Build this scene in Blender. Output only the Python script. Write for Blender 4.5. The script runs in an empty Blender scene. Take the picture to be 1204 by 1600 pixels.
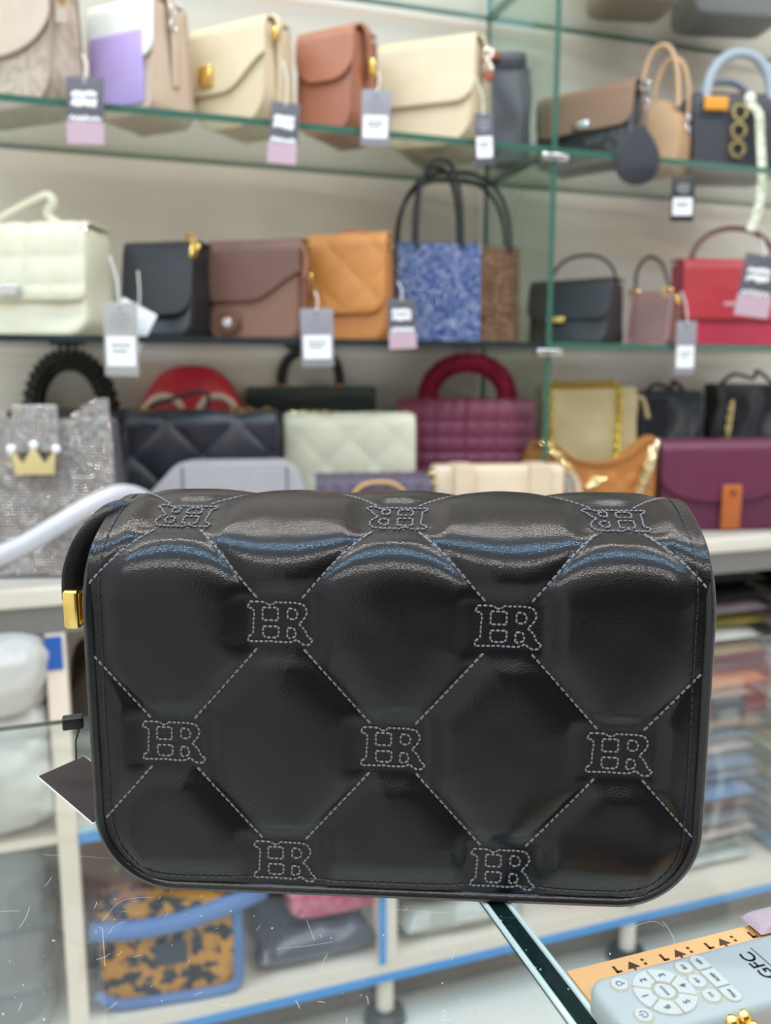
import bpy, math, random
from mathutils import Vector, Matrix, noise
random.seed(7)
R = math.radians
scn = bpy.context.scene
C = scn.collection

# ------------------------------------------------------------------ camera, world, exposure
F = 1308.0                      # focal length in pixels of the 1204x1600 frame
PITCH, YAW = R(9.1), R(18.5)    # tilted down, turned towards +X (shelves run along X, wall is +Y)
ZC = 1.0                        # camera height above the floor
cam_d = bpy.data.cameras.new('camera')
cam = bpy.data.objects.new('camera', cam_d); C.objects.link(cam)
cam.location = (0, 0, ZC)
cam.rotation_euler = (math.pi/2 - PITCH, 0, -YAW)
cam_d.sensor_fit = 'HORIZONTAL'; cam_d.sensor_width = 24.0
cam_d.lens = F/1204*24.0
cam_d.clip_start = 0.01
cam_d.dof.use_dof = True
cam_d.dof.focus_distance = 0.338
cam_d.dof.aperture_fstop = 7.2
scn.camera = cam
world = bpy.data.worlds.new('world'); scn.world = world
world.use_nodes = True
world.node_tree.nodes['Background'].inputs[0].default_value = (1.0, 0.985, 0.985, 1)
world.node_tree.nodes['Background'].inputs[1].default_value = 1.0
vs = scn.view_settings
vs.view_transform = 'Standard'; vs.look = 'None'; vs.gamma = 1.0; vs.exposure = 0.03
vs.use_curve_mapping = False

def area(name, loc, rot, sx, sy, power, col=(1, 1, 1)):
    d = bpy.data.lights.new(name, 'AREA'); d.shape = 'RECTANGLE'; d.size = sx; d.size_y = sy
    d.energy = power; d.color = col
    o = bpy.data.objects.new(name, d); C.objects.link(o); o.location = loc; o.rotation_euler = rot
    return o
TW = -YAW-R(2)                 # the tubes run across the view
area('ceiling_tube_light', (0.55, 0.74, 2.45), (0, 0, TW), 3.6, 0.024, 32, (1, 0.93, 0.87))
area('blue_tube_light', (0.10, 0.10, 2.45), (0, 0, TW), 3.6, 0.012, 38, (0.34, 0.66, 1.0))
area('ceiling_tube_light', (-0.2, -0.85, 2.45), (0, 0, TW), 3.6, 0.03, 42, (1.0, 0.93, 0.87))

# ------------------------------------------------------------------ pixel -> place helpers
ca, sa = math.cos(YAW), math.sin(YAW); cp, sp = math.cos(PITCH), math.sin(PITCH)
def ray(px, py):
    x, f, u = px-602.0, F, 800.0-py
    fw, up = f*cp + u*sp, u*cp - f*sp
    return Vector((ca*x + sa*fw, -sa*x + ca*fw, up))
def on_Y(px, py, Y):
    d = ray(px, py); return Vector((0, 0, ZC)) + d*(Y/d.y)
def on_Z(px, py, Z):
    d = ray(px, py); return Vector((0, 0, ZC)) + d*((Z-ZC)/d.z)
def on_fwd(px, py, fw):
    d = ray(px, py); return Vector((0, 0, ZC)) + d*(fw/F)
def fit(x0, x1, ytop, Yr, th, z, x2=None, D=None, ym=None):
    """front face of a bag: left/right pixel, top pixel, depth of its right front corner, turn, shelf height"""
    th = R(th); c, s = math.cos(th), math.sin(th)
    ym = ytop+60 if ym is None else ym
    Rr = on_Y(x1, ym, Yr)
    def cut(px, ax, ay):            # R + t*(ax,ay) meets the vertical plane through pixel px
        d = ray(px, ym)
        return (d.x*Rr.y - d.y*Rr.x)/(ax*d.y - ay*d.x)
    W = -cut(x0, c, s)
    if x2 is not None: D = cut(x2, -s, c)
    d = ray(x1, ytop); H = ZC + d.z*math.hypot(Rr.x, Rr.y)/math.hypot(d.x, d.y) - z
    loc = Vector((Rr.x - c*W/2, Rr.y - s*W/2, z))
    return dict(W=W, D=D, H=H, loc=loc, th=th)

# ------------------------------------------------------------------ mesh helpers
class MB:
    def __init__(s): s.v = []; s.f = []
    def add(s, vs_, fs):
        o = len(s.v); s.v += [tuple(v) for v in vs_]; s.f += [tuple(i+o for i in f) for f in fs]; return s
    def box(s, a, b):
        x0, y0, z0 = a; x1, y1, z1 = b
        return s.add([(x0,y0,z0),(x1,y0,z0),(x1,y1,z0),(x0,y1,z0),(x0,y0,z1),(x1,y0,z1),(x1,y1,z1),(x0,y1,z1)],
                     [(3,2,1,0),(4,5,6,7),(0,1,5,4),(1,2,6,5),(2,3,7,6),(3,0,4,7)])
    def grid(s, fn, nu, nv, wrap=False):
        vs_ = [fn(i/nu, j/nv) for j in range(nv+1) for i in range(nu+1)]
        return s.add(vs_, [(j*(nu+1)+i, j*(nu+1)+i+1, (j+1)*(nu+1)+i+1, (j+1)*(nu+1)+i) for j in range(nv) for i in range(nu)])
    def rings(s, rings, closed=False, caps=True):
        n = len(rings[0]); m = len(rings); vs_ = [v for r in rings for v in r]; fs = []
        for j in range(m if closed else m-1):
            k = (j+1) % m
            for i in range(n): fs.append((j*n+i, j*n+(i+1) % n, k*n+(i+1) % n, k*n+i))
        if caps and not closed:
            fs.append(tuple(range(n-1, -1, -1))); fs.append(tuple((m-1)*n+i for i in range(n)))
        return s.add(vs_, fs)
    def tube(s, pts, r, seg=10, closed=False, r2=None, up=(0, 0, 1), ends=None):
        pts = [Vector(p) for p in pts]; n = len(pts); rg = []
        prev = None
        for i, p in enumerate(pts):
            a = pts[(i-1) % n] if (closed or i > 0) else p
            b = pts[(i+1) % n] if (closed or i < n-1) else p
            t = (b-a)
            if t.length < 1e-9: t = Vector((0, 0, 1))
            t.normalize()
            if prev is None:
                u = Vector(up); u = u - t*u.dot(t)
                if u.length < 1e-4: u = Vector((1, 0, 0)); u = u - t*u.dot(t)
            else: u = prev - t*prev.dot(t)
            u.normalize(); prev = u; w = t.cross(u)
            rr = r(i/(n-1)) if callable(r) else r
            q = rr if r2 is None else r2
            rg.append([p + u*(rr*math.cos(2*math.pi*k/seg)) + w*(q*math.sin(2*math.pi*k/seg)) for k in range(seg)])
        return s.rings(rg, closed)
    def sphere(s, c, r, n=8, m=6, sc=(1, 1, 1)):
        c = Vector(c)
        rg = []
        for j in range(m+1):
            a = math.pi*(j+0.02)/(m+0.04)-math.pi/2
            rg.append([c+Vector((r*sc[0]*math.cos(a)*math.cos(2*math.pi*k/n), r*sc[1]*math.cos(a)*math.sin(2*math.pi*k/n), r*sc[2]*math.sin(a))) for k in range(n)])
        return s.rings(rg)
    def torus(s, c, R_, r, ax='y', n=16, m=7, sx=1.0):
        c = Vector(c); pts = []
        for k in range(n):
            a = 2*math.pi*k/n; x, y = R_*sx*math.cos(a), R_*math.sin(a)
            pts.append(c + (Vector((x, 0, y)) if ax == 'y' else Vector((x, y, 0)) if ax == 'z' else Vector((0, x, y))))
        return s.tube(pts, r, m, closed=True, up=(0, 1, 0) if ax == 'y' else (0, 0, 1) if ax == 'z' else (1, 0, 0))
    def cyl(s, a, b, r, seg=14): return s.tube([a, b], r, seg)
    def rbox(s, a, b, r, n=3):
        """box with rounded edges"""
        a, b = Vector(a), Vector(b); c = (a+b)/2; h = (b-a)/2; r = min(r, h.x*.999, h.y*.999, h.z*.999)
        def lay(z, inset):
            pts = []; ix, iy = h.x-r, h.y-r; rr = max(r-inset, 1e-5)
            for (sx, sy, a0) in ((1,1,0),(-1,1,90),(-1,-1,180),(1,-1,270)):
                for k in range(n+1):
                    t = R(a0+90*k/n); pts.append(c+Vector((sx*ix+rr*math.cos(t), sy*iy+rr*math.sin(t), z)))
            return pts
        rg = []
        for k in range(n+1):
            t = R(90*k/n); rg.append(lay(-h.z+r-r*math.cos(t), r-r*math.sin(t)))
        for k in range(n+1):
            t = R(90-90*k/n); rg.append(lay(h.z-r+r*math.cos(t), r-r*math.sin(t)))
        return s.rings(rg)
    def poly(s, pts, y0, y1):
        """extrude an x-z outline along y"""
        return s.rings([[Vector((x, y0, z)) for x, z in pts], [Vector((x, y1, z)) for x, z in pts]])

def build(name, mb, mat, parent=None, smooth=True, auto=True, loc=None):
    me = bpy.data.meshes.new(name); me.from_pydata(mb.v, [], mb.f); me.update()
    if smooth:
        me.shade_smooth()
        if auto: me.set_sharp_from_angle(angle=R(40))
    for m in (mat if isinstance(mat, (list, tuple)) else [mat]): me.materials.append(m)
    o = bpy.data.objects.new(name, me); C.objects.link(o)
    if parent: o.parent = parent
    if loc is not None: o.location = loc
    return o
def tag(o, label, cat, group=None, kind=None):
    o['label'] = label; o['category'] = cat
    if group: o['group'] = group
    if kind: o['kind'] = kind
    return o
def thing(name, label, cat, loc=(0, 0, 0), th=0, group=None):
    o = bpy.data.objects.new(name, None); C.objects.link(o); o.empty_display_size = .02
    o.location = loc; o.rotation_euler = (0, 0, th); return tag(o, label, cat, group)
def struct(name, mb, mat, smooth=False):
    o = build(name, mb, mat, None, smooth); o['kind'] = 'structure'; return o
def spline(pts, n=8, closed=False):
    P = [Vector(p) for p in pts]; out = []; m = len(P)
    for i in range(m if closed else m-1):
        g = (lambda k: P[k % m]) if closed else (lambda k: P[min(max(k, 0), m-1)])
        p0, p1, p2, p3 = g(i-1), g(i), g(i+1), g(i+2)
        for k in range(n):
            t = k/n
            out.append(.5*((2*p1)+(p2-p0)*t+(2*p0-5*p1+4*p2-p3)*t*t+(3*p1-p0-3*p2+p3)*t**3))
    if not closed: out.append(P[-1])
    return out

# ------------------------------------------------------------------ materials
def lin(h):
    h = h.lstrip('#'); v = [int(h[i:i+2], 16)/255 for i in (0, 2, 4)]
    return tuple(x/12.92 if x <= .04045 else ((x+.055)/1.055)**2.4 for x in v) + (1,)
def newmat(name):
    m = bpy.data.materials.new(name); m.use_nodes = True; nt = m.node_tree
    return m, nt, nt.nodes['Principled BSDF']
def N(nt, t, **kw):
    n = nt.nodes.new(t)
    for k, v in kw.items():
        if hasattr(n, k): setattr(n, k, v)
        else: n.inputs[k].default_value = v
    return n
_mc = {}
def leather(col, rough=.45, bump=.25, scale=900, vary=.12, metal=0, coat=0, spec=.5):
    key = ('l', col, rough, bump, scale, vary, metal, coat, spec)
    if key in _mc: return _mc[key]
    m, nt, b = newmat('leather_'+col.strip('#')); L = nt.links.new
    tc = N(nt, 'ShaderNodeTexCoord')
    n1 = N(nt, 'ShaderNodeTexNoise', Scale=28.0, Detail=3.0); L(tc.outputs['Object'], n1.inputs['Vector'])
    mx = N(nt, 'ShaderNodeMix', data_type='RGBA'); c = lin(col)
    mx.inputs[6].default_value = tuple(x*(1-vary) for x in c[:3])+(1,); mx.inputs[7].default_value = tuple(min(1, x*(1+vary)) for x in c[:3])+(1,)
    L(n1.outputs['Fac'], mx.inputs[0]); L(mx.outputs[2], b.inputs['Base Color'])
    b.inputs['Roughness'].default_value = rough; b.inputs['Metallic'].default_value = metal
    b.inputs['Coat Weight'].default_value = coat; b.inputs['Specular IOR Level'].default_value = spec
    if bump:
        v = N(nt, 'ShaderNodeTexVoronoi', Scale=float(scale)); L(tc.outputs['Object'], v.inputs['Vector'])
        bp = N(nt, 'ShaderNodeBump', Strength=bump, Distance=.0006); L(v.outputs['Distance'], bp.inputs['Height']); L(bp.outputs['Normal'], b.inputs['Normal'])
    _mc[key] = m; return m
def plain(name, col, rough=.5, metal=0, spec=.5, coat=0):
    key = (name, col, rough, metal)
    if key in _mc: return _mc[key]
    m, nt, b = newmat(name); L = nt.links.new
    n1 = N(nt, 'ShaderNodeTexNoise', Scale=60.0, Detail=2.0); tc = N(nt, 'ShaderNodeTexCoord'); L(tc.outputs['Object'], n1.inputs['Vector'])
    mr = N(nt, 'ShaderNodeMapRange'); mr.inputs[3].default_value = max(0, rough-.05); mr.inputs[4].default_value = min(1, rough+.06)
    L(n1.outputs['Fac'], mr.inputs[0]); L(mr.outputs[0], b.inputs['Roughness'])
    b.inputs['Base Color'].default_value = lin(col); b.inputs['Metallic'].default_value = metal
    b.inputs['Specular IOR Level'].default_value = spec; b.inputs['Coat Weight'].default_value = coat
    _mc[key] = m; return m
def pattern(name, c1, c2, scale, thr=.5, soft=.03, kind='noise', rough=.5, c3=None):
    m, nt, b = newmat(name); L = nt.links.new
    tc = N(nt, 'ShaderNodeTexCoord')
    t = N(nt, 'ShaderNodeTexNoise', Scale=scale, Detail=2.0) if kind == 'noise' else N(nt, 'ShaderNodeTexVoronoi', Scale=scale)
    L(tc.outputs['Object'], t.inputs['Vector'])
    r = N(nt, 'ShaderNodeValToRGB'); r.color_ramp.elements[0].position = thr-soft; r.color_ramp.elements[1].position = thr+soft
    r.color_ramp.elements[0].color = lin(c1); r.color_ramp.elements[1].color = lin(c2)
    if c3:
        e = r.color_ramp.elements.new(min(.98, thr+.14)); e.color = lin(c3)
    L(t.outputs[0], r.inputs[0]); L(r.outputs[0], b.inputs['Base Color']); b.inputs['Roughness'].default_value = rough
    return m
def gems(name, cols, rough=.12):
    m, nt, b = newmat(name); L = nt.links.new
    g = N(nt, 'ShaderNodeNewGeometry'); r = N(nt, 'ShaderNodeValToRGB')
    el = r.color_ramp.elements
    el[0].color = lin(cols[0]); el[1].color = lin(cols[-1])
    for i, c in enumerate(cols[1:-1]): e = el.new((i+1)/(len(cols)-1)); e.color = lin(c)
    L(g.outputs['Random Per Island'], r.inputs[0]); L(r.outputs[0], b.inputs['Base Color'])
    b.inputs['Metallic'].default_value = .4; b.inputs['Roughness'].default_value = rough
    return m
def glass(name, tint, rough=0.0, ior=1.45, wear=0.0):
    m = bpy.data.materials.new(name); m.use_nodes = True; nt = m.node_tree; nt.nodes.clear(); L = nt.links.new
    o = N(nt, 'ShaderNodeOutputMaterial'); mx = N(nt, 'ShaderNodeMixShader'); f = N(nt, 'ShaderNodeFresnel', IOR=ior)
    t = N(nt, 'ShaderNodeBsdfTransparent'); t.inputs[0].default_value = lin(tint)
    g = N(nt, 'ShaderNodeBsdfGlossy', Roughness=rough)
    ge = N(nt, 'ShaderNodeNewGeometry'); io = N(nt, 'ShaderNodeMix', data_type='FLOAT'); io.inputs[2].default_value = ior; io.inputs[3].default_value = 1/ior
    L(ge.outputs['Backfacing'], io.inputs[0]); L(io.outputs[0], f.inputs['IOR'])   # same reflectance from both sides of the slab
    L(f.outputs[0], mx.inputs[0]); L(t.outputs[0], mx.inputs[1]); L(g.outputs[0], mx.inputs[2])
    out = mx
    if wear:                       # thin film of dust and wiping haze on the surface
        d = N(nt, 'ShaderNodeBsdfDiffuse'); d.inputs[0].default_value = lin('#dfe6e2')
        tc = N(nt, 'ShaderNodeTexCoord'); n = N(nt, 'ShaderNodeTexNoise', Scale=9.0, Detail=6.0, Roughness=.7); L(tc.outputs['Object'], n.inputs['Vector'])
        mr = N(nt, 'ShaderNodeMapRange'); mr.inputs[1].default_value = .35; mr.inputs[2].default_value = .75; mr.inputs[3].default_value = wear*.25; mr.inputs[4].default_value = wear
        L(n.outputs['Fac'], mr.inputs[0])
        m2 = N(nt, 'ShaderNodeMixShader'); L(mr.outputs[0], m2.inputs[0]); L(mx.outputs[0], m2.inputs[1]); L(d.outputs[0], m2.inputs[2]); out = m2
    L(out.outputs[0], o.inputs[0]); return m
def film(name, col, alpha=.5, rough=.15):
    m = bpy.data.materials.new(name); m.use_nodes = True; nt = m.node_tree; b = nt.nodes['Principled BSDF']; L = nt.links.new
    b.inputs['Base Color'].default_value = lin(col); b.inputs['Roughness'].default_value = rough; b.inputs['Alpha'].default_value = alpha
    tc = N(nt, 'ShaderNodeTexCoord'); n = N(nt, 'ShaderNodeTexNoise', Scale=38.0, Detail=4.0); L(tc.outputs['Object'], n.inputs['Vector'])
    bp = N(nt, 'ShaderNodeBump', Strength=.5, Distance=.006); L(n.outputs['Fac'], bp.inputs['Height']); L(bp.outputs['Normal'], b.inputs['Normal'])
    return m
GOLD = plain('gold_metal', '#f0cf78', .2, 1)
PALEGOLD = plain('pale_gold_metal', '#efdca0', .2, 1)
SILVER = plain('silver_metal', '#d8d8da', .18, 1)
BLACKM = plain('black_plastic', '#141416', .35)
WHITE = plain('white_paper', '#f2f2f0', .5)
STRING = plain('white_string', '#e6e4de', .7)
INK = plain('dark_ink', '#3a3c40', .6)

# ------------------------------------------------------------------ the shop
YF, YB = 1.185, 1.42            # glass shelf front and back
YBASE = 1.10                    # front of the base display and lower cabinet
Z0, Z1, Z2, ZB = ZC+.615, ZC+.344, ZC+.055, ZC-.259
ZLOW = ZC-.882                  # lower storage board
ZCT = ZC-.217                   # counter top
EDGE = plain('green_glass_edge', '#3f6657', .12, 0, .6)
GLS = glass('shelf_glass', '#f7fbf9', .02)
GPART = glass('partition_glass', '#eef7f2', .02)
def wallmat(name, c1, c2, rough):
    m, nt, b = newmat(name); L = nt.links.new
    tc = N(nt, 'ShaderNodeTexCoord'); mp = N(nt, 'ShaderNodeMapping'); mp.inputs['Scale'].default_value = (3, 3, .6)
    n = N(nt, 'ShaderNodeTexNoise', Scale=2.0, Detail=3.0); L(tc.outputs['Object'], mp.inputs[0]); L(mp.outputs[0], n.inputs['Vector'])
    mx = N(nt, 'ShaderNodeMix', data_type='RGBA'); mx.inputs[6].default_value = lin(c1); mx.inputs[7].default_value = lin(c2)
    L(n.outputs['Fac'], mx.inputs[0]); L(mx.outputs[2], b.inputs['Base Color']); b.inputs['Roughness'].default_value = rough
    return m
struct('wall_back', MB().box((-1.6, 1.44, 0), (3.6, 1.5, 2.5)), wallmat('wall_paint', '#d6cabd', '#dfd5c9', .3))
struct('floor', MB().box((-1.6, -2.5, -.05), (3.6, 1.5, 0)), wallmat('floor_tile', '#e4e6e0', '#eeece4', .25))
struct('unseen_dark_wall', MB().box((-1.6, -2.56, 0), (3.6, -2.5, 2.5)), wallmat('added_wall_dark', '#4a4644', '#5a5652', .6))  # unseen wall added behind the camera, gives the black bag a dark front reflection
struct('ceiling', MB().box((-1.6, -2.5, 2.5), (3.6, 1.5, 2.55)), plain('ceiling_paint', '#e8e6e0', .8))

def glass_slab(name, label, a, b, cat='glass shelf', gl=None, group=None, edge=None):
    """clear slab whose rim is the green edge of the glass"""
    mb = MB().box(a, b); o = build(name, mb, [gl or GLS, edge or EDGE], None, False)
    for i, p in enumerate(o.data.polygons):
        n = p.normal
        thin = min(range(3), key=lambda k: b[k]-a[k])
        p.material_index = 0 if abs(n[thin]) > .5 else 1
    return tag(o, label, cat, group)
XP = on_Y(862, 300, YF).x       # glass partition between the two bays
XL, XR = -.85, 1.75
T = .009
for z, w, nm in ((Z0, 'top', 0), (Z1, 'upper', 1), (Z2, 'lower', 2)):
    trim = plain('dark_shelf_trim', '#3b4246', .3, .6) if nm == 2 else None
    glass_slab('glass_shelf', ['clear glass shelf at the very top of the left bay', 'green edged glass shelf under the lilac and beige bags',
               'glass shelf with dark front edge under the blue rhinestone tote'][nm], (XL, YF, z-T), (XP-.005, YB, z), edge=trim)
    glass_slab('glass_shelf', ['clear glass shelf at the very top of the right bay', 'green edged glass shelf under the tan dome bag',
               'green edged glass shelf under the red handbag'][nm], (XP+.005, YF, z-T), (XR, YB, z))
glass_slab('glass_partition', 'upright green edged glass panel dividing the shelves into two bays', (XP-.0045, YF-.004, ZB+.1), (XP+.0045, YB, ZC+.95), 'glass panel', GPART)
for (z, w) in ((Z1, 'beside the brown and black flap bag'), (Z2, 'above the burgundy fur handled bag')):
    t = thing('shelf_bracket', 'small chrome bracket joining glass shelf and upright panel ' + w, 'bracket', (XP, YF-.006, z-T-.006), 0, 'chrome shelf brackets')
    build('clamp', MB().rbox((-.022, -.004, -.006), (.022, .012, .005), .003), SILVER, t)
    build('screw', MB().cyl((.012, -.006, 0), (.012, -.003, 0), .003), SILVER, t)
    build('screw', MB().cyl((-.012, -.006, 0), (-.012, -.003, 0), .003), SILVER, t)

# base display board and the storage cabinet under it
CREAM = plain('cream_laminate', '#ece1d0', .45)
BLUE = plain('blue_edge_tape', '#3d97de', .3)
WOODD = plain('brown_plinth', '#6b5a4a', .6)
base = thing('display_board', 'long white edged display board carrying the lowest rows of bags', 'display board', (0, 0, 0))
build('board', MB().box((XL, YBASE, ZB-.012), (XR, 1.438, ZB)), plain('grey_board', '#b9b6ae', .5), base, False)
build('front_lip', MB().rbox((XL, YBASE-.012, ZB-.022), (XR, YBASE-.0005, ZB+.003), .004), plain('white_lip', '#d9d3c4', .4), base)
build('under_rail', MB().box((XL, YBASE-.004, ZB-.058), (XR, YBASE+.006, ZB-.0225)), plain('grey_rail', '#7f7c78', .4, .3), base, False)
cab = thing('storage_cabinet', 'low cream storage cabinet with blue taped edges under the display board', 'cabinet', (0, 0, 0))
build('bottom_board', MB().box((XL, YBASE, ZLOW-.02), (XR, 1.438, ZLOW)), CREAM, cab, False)
build('cream_edge', MB().box((XL, YBASE-.004, ZLOW-.020), (XR, YBASE-.0002, ZLOW+.002)), CREAM, cab, False)
build('blue_edge', MB().box((XL, YBASE-.005, ZLOW-.034), (XR, YBASE-.0002, ZLOW-.0202)), BLUE, cab, False)
build('under_rail', MB().box((XL, YBASE+.03, ZLOW-.085), (XR, YBASE+.045, ZLOW-.0205)), WOODD, cab, False)
xa, xb, xc = on_Y(112, 1400, YBASE).x, on_Y(606, 1450, YBASE).x, on_Y(990, 1425, YBASE).x
zm = on_Y(130, 1300, YBASE).z   # middle board of the left bay
for i, x in enumerate((xa, xb, xc)):
    w = .012
    p = build('post', MB().box((x-w, YBASE-.006, ZLOW-.0), (x+w, YBASE+.04, ZB-.0585)), CREAM if i else plain('pale_post', '#ecdcca', .45), cab, False)
    if i: build('blue_tape', MB().box((x-w-.004, YBASE-.009, ZLOW), (x-w+.006, YBASE-.0061, ZB-.062)), BLUE, p, False)
    else: build('blue_tape', MB().box((x-w, YBASE-.0085, ZB-.105), (x+w-.004, YBASE-.0061, ZB-.062)), plain('dark_blue_tape', '#1c57a8', .4), p, False)
    l = build('leg', MB().cyl((x, YBASE+.015, .0), (x, YBASE+.015, ZLOW-.02), .014), CREAM, cab)
    build('foot', MB().rings([[Vector((x+r*math.cos(k*math.pi/9), YBASE+.015+r*math.sin(k*math.pi/9), z)) for k in range(18)] for r, z in ((.03, 0), (.034, .006), (.03, .02), (.02, .026))]),
          plain('black_rubber', '#1a1a1a', .25), l)
build('middle_board', MB().box((XL, YBASE+.002, zm-.012), (xb-.0125, 1.438, zm)), CREAM, cab, False)
build('blue_edge', MB().box((xa+.0125, YBASE-.003, zm-.014), (xb-.013, YBASE+.0018, zm-.001)), BLUE, cab, False)
build('pale_edge', MB().box((xa+.0125, YBASE-.003, zm+.0005), (xb-.013, YBASE+.0018, zm+.008)), plain('pale_blue_tape', '#9fc6dd', .4), cab, False)

# glass counter in front
CTG = glass('counter_glass', '#f8faf9', .015, 1.5, .05)
XJ1, XJ0 = on_Z(783, 1420, ZCT), on_Z(915, 1600, ZCT)
XJ = (XJ1.x+XJ0.x)/2
CE = plain('dark_green_glass_edge', '#10231f', .08, 0, .6)
CTY = .55
ct = thing('glass_counter', 'scratched glass counter top in two panes that the black bag stands on', 'counter', (0, 0, 0))
def pane(x0, x1):
    o = build('pane', MB().box((x0, -.12, ZCT-.003), (x1, CTY, ZCT)), [CTG, CE], ct, False)
    for p in o.data.polygons: p.material_index = 0 if abs(p.normal.z) > .5 else 1
    return o
pl = pane(-.7, XJ-.0035); pr = pane(XJ+.0035, 1.1)
build('joint_strip', MB().box((XJ-.0034, -.12, ZCT-.005), (XJ+.0034, CTY, ZCT-.0002)), CE, ct, False)
BEV = plain('bevel_glass', '#c4d2cc', .12, 0, .8)
for s in (-1, 1):
    build('bevel', MB().tube([(XJ+s*.0046, -.12, ZCT), (XJ+s*.0046, CTY, ZCT)], .0011, 8), BEV, ct)
for x in (-.68, 1.08):
    build('end_panel', MB().box((x-.02, -.1, 0), (x+.02, CTY-.02, ZCT-.0045)), CREAM, ct, False)
# scratches and dust specks, lying on the panes
mb = MB(); rs = random.Random(3)
SCR = [((1035, 1440), (1050, 1462), (1057, 1490)), ((160, 1440), (190, 1408), (240, 1402)), ((170, 1460), (178, 1448), (195, 1440)), ((65, 1336), (120, 1338), (180, 1342)),
       ((70, 1385), (76, 1378), (81, 1370)), ((150, 1500), (163, 1496), (172, 1490)), ((30, 1450), (40, 1435), (46, 1418)),
       ((432, 1483), (475, 1479), (520, 1472)), ((500, 1520), (506, 1500), (512, 1490)), ((705, 1500), (712, 1480), (722, 1462)), ((165, 1580), (175, 1573), (183, 1566)),
       ((990, 1448), (1020, 1440), (1038, 1448)), ((160, 1450), (162, 1480), (164, 1510)), ((208, 1496), (214, 1494), (221, 1492)),
       ((0, 1425), (15, 1424), (30, 1423)), ((600, 1420), (660, 1424), (700, 1427)), ((345, 1572), (352, 1570), (358, 1573)), ((480, 1440), (487, 1460), (491, 1470))]
for k in range(46):
    x, y = rs.uniform(0, 800), rs.uniform(1350, 1600); a = rs.uniform(0, 6.28); l = rs.uniform(3, 15)
    SCR.append(((x, y), (x+l*.5*math.cos(a)+1, y+l*.5*math.sin(a)), (x+l*math.cos(a), y+l*math.sin(a))))
for sc in SCR:
    pts = spline([on_Z(px, py, ZCT) for px, py in sc], 8)
    for a, b in zip(pts[:-1], pts[1:]):
        d = (b-a).normalized() if (b-a).length else Vector((1, 0, 0)); n_ = Vector((-d.y, d.x, 0))*.00007
        mb.add([a-n_+Vector((0, 0, .00012)), b-n_+Vector((0, 0, .00012)), b+n_+Vector((0, 0, .00012)), a+n_+Vector((0, 0, .00012))], [(0, 1, 2, 3)])
for k in range(70):
    p = on_Z(rs.uniform(0, 1000), rs.uniform(1340, 1600), ZCT); r = rs.uniform(.0001, .0004)
    mb.sphere(p+Vector((0, 0, r*.3)), r, 6, 4)
o = build('scratches', mb, plain('scratch_white', '#c9c8c0', .4), ct, False); o['kind'] = 'stuff'
# milky film residue where tape used to be

# ------------------------------------------------------------------ the black quilted bag on the counter
BW, PX, PZ = .2555, .0469, .0535             # width, half pitch of the quilting across and along
SB = .121                                   # arc position of the second monogram row
BLK = None
def bag_leather():
    m, nt, b = newmat('black_smooth_leather'); L = nt.links.new
    tc = N(nt, 'ShaderNodeTexCoord')
    n = N(nt, 'ShaderNodeTexNoise', Scale=18.0, Detail=3.0); L(tc.outputs['Object'], n.inputs['Vector'])
    mr = N(nt, 'ShaderNodeMapRange'); mr.inputs[3].default_value = .30; mr.inputs[4].default_value = .40
    L(n.outputs['Fac'], mr.inputs[0]); L(mr.outputs[0], b.inputs['Roughness'])
    b.inputs['Base Color'].default_value = (.0032, .0030, .0042, 1); b.inputs['Specular IOR Level'].default_value = .14; b.inputs['Coat Weight'].default_value = .48; b.inputs['Coat Roughness'].default_value = .13
    v = N(nt, 'ShaderNodeTexVoronoi', Scale=1500.0); L(tc.outputs['Object'], v.inputs['Vector'])
    n2 = N(nt, 'ShaderNodeTexNoise', Scale=900.0, Detail=3.0); L(tc.outputs['Object'], n2.inputs['Vector'])
    ad = N(nt, 'ShaderNodeMath', operation='ADD'); L(v.outputs['Distance'], ad.inputs[0]); L(n2.outputs['Fac'], ad.inputs[1])
    bp = N(nt, 'ShaderNodeBump', Strength=.5, Distance=.00022); L(ad.outputs[0], bp.inputs['Height']); L(bp.outputs['Normal'], b.inputs['Normal'])
    bc = N(nt, 'ShaderNodeBump', Strength=.2, Distance=.0002); L(ad.outputs[0], bc.inputs['Height']); L(bc.outputs['Normal'], b.inputs['Coat Normal'])
    return m
BLK = bag_leather()
BLK2 = leather('#131316', .28, .1, 900, 0)
THREAD = plain('grey_thread', '#76767a', .55)
DTHREAD = plain('black_thread', '#222226', .5)
# profile of the covered front: angle of the surface along its arc length
def theta(s):
    a = SB+.010; b = SB+.040; c = SB+PZ+.026
    if s < a: return 0.0
    if s < b: return R(62)*smooth_((s-a)/(b-a))
    if s < c: return R(62+27*((s-b)/(c-b))**1.3)
    return R(89+74*min(1, (s-c)/.03))
def smooth_(x): return .65*x+.35*x*x*(3-2*x)
SMAX = SB+PZ+.026+.03
NS = 620
_prof = [(0.0, 0.0)]
for i in range(NS):
    th_ = theta((i+.5)*SMAX/NS); y, z = _prof[-1]; d = SMAX/NS
    _prof.append((y+math.sin(th_)*d, z+math.cos(th_)*d))
def prof(s):
    t = min(max(s/SMAX, 0), 1)*NS; i = min(int(t), NS-1); f = t-i
    a, b = _prof[i], _prof[i+1]; th_ = theta(min(max(s, 0), SMAX))
    return a[0]+(b[0]-a[0])*f, a[1]+(b[1]-a[1])*f, th_
CR_ = .033                                   # rounded lower corners
def halfw(s):
    return BW/2 - (CR_ - math.sqrt(max(0, CR_**2-(CR_-s)**2)) if s < CR_ else 0)
def smooth(x): x = min(max(x, 0), 1); return x*x*(3-2*x)
LX0, LS0 = .0006, .0135                     # lattice origin: lowest monogram row
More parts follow.
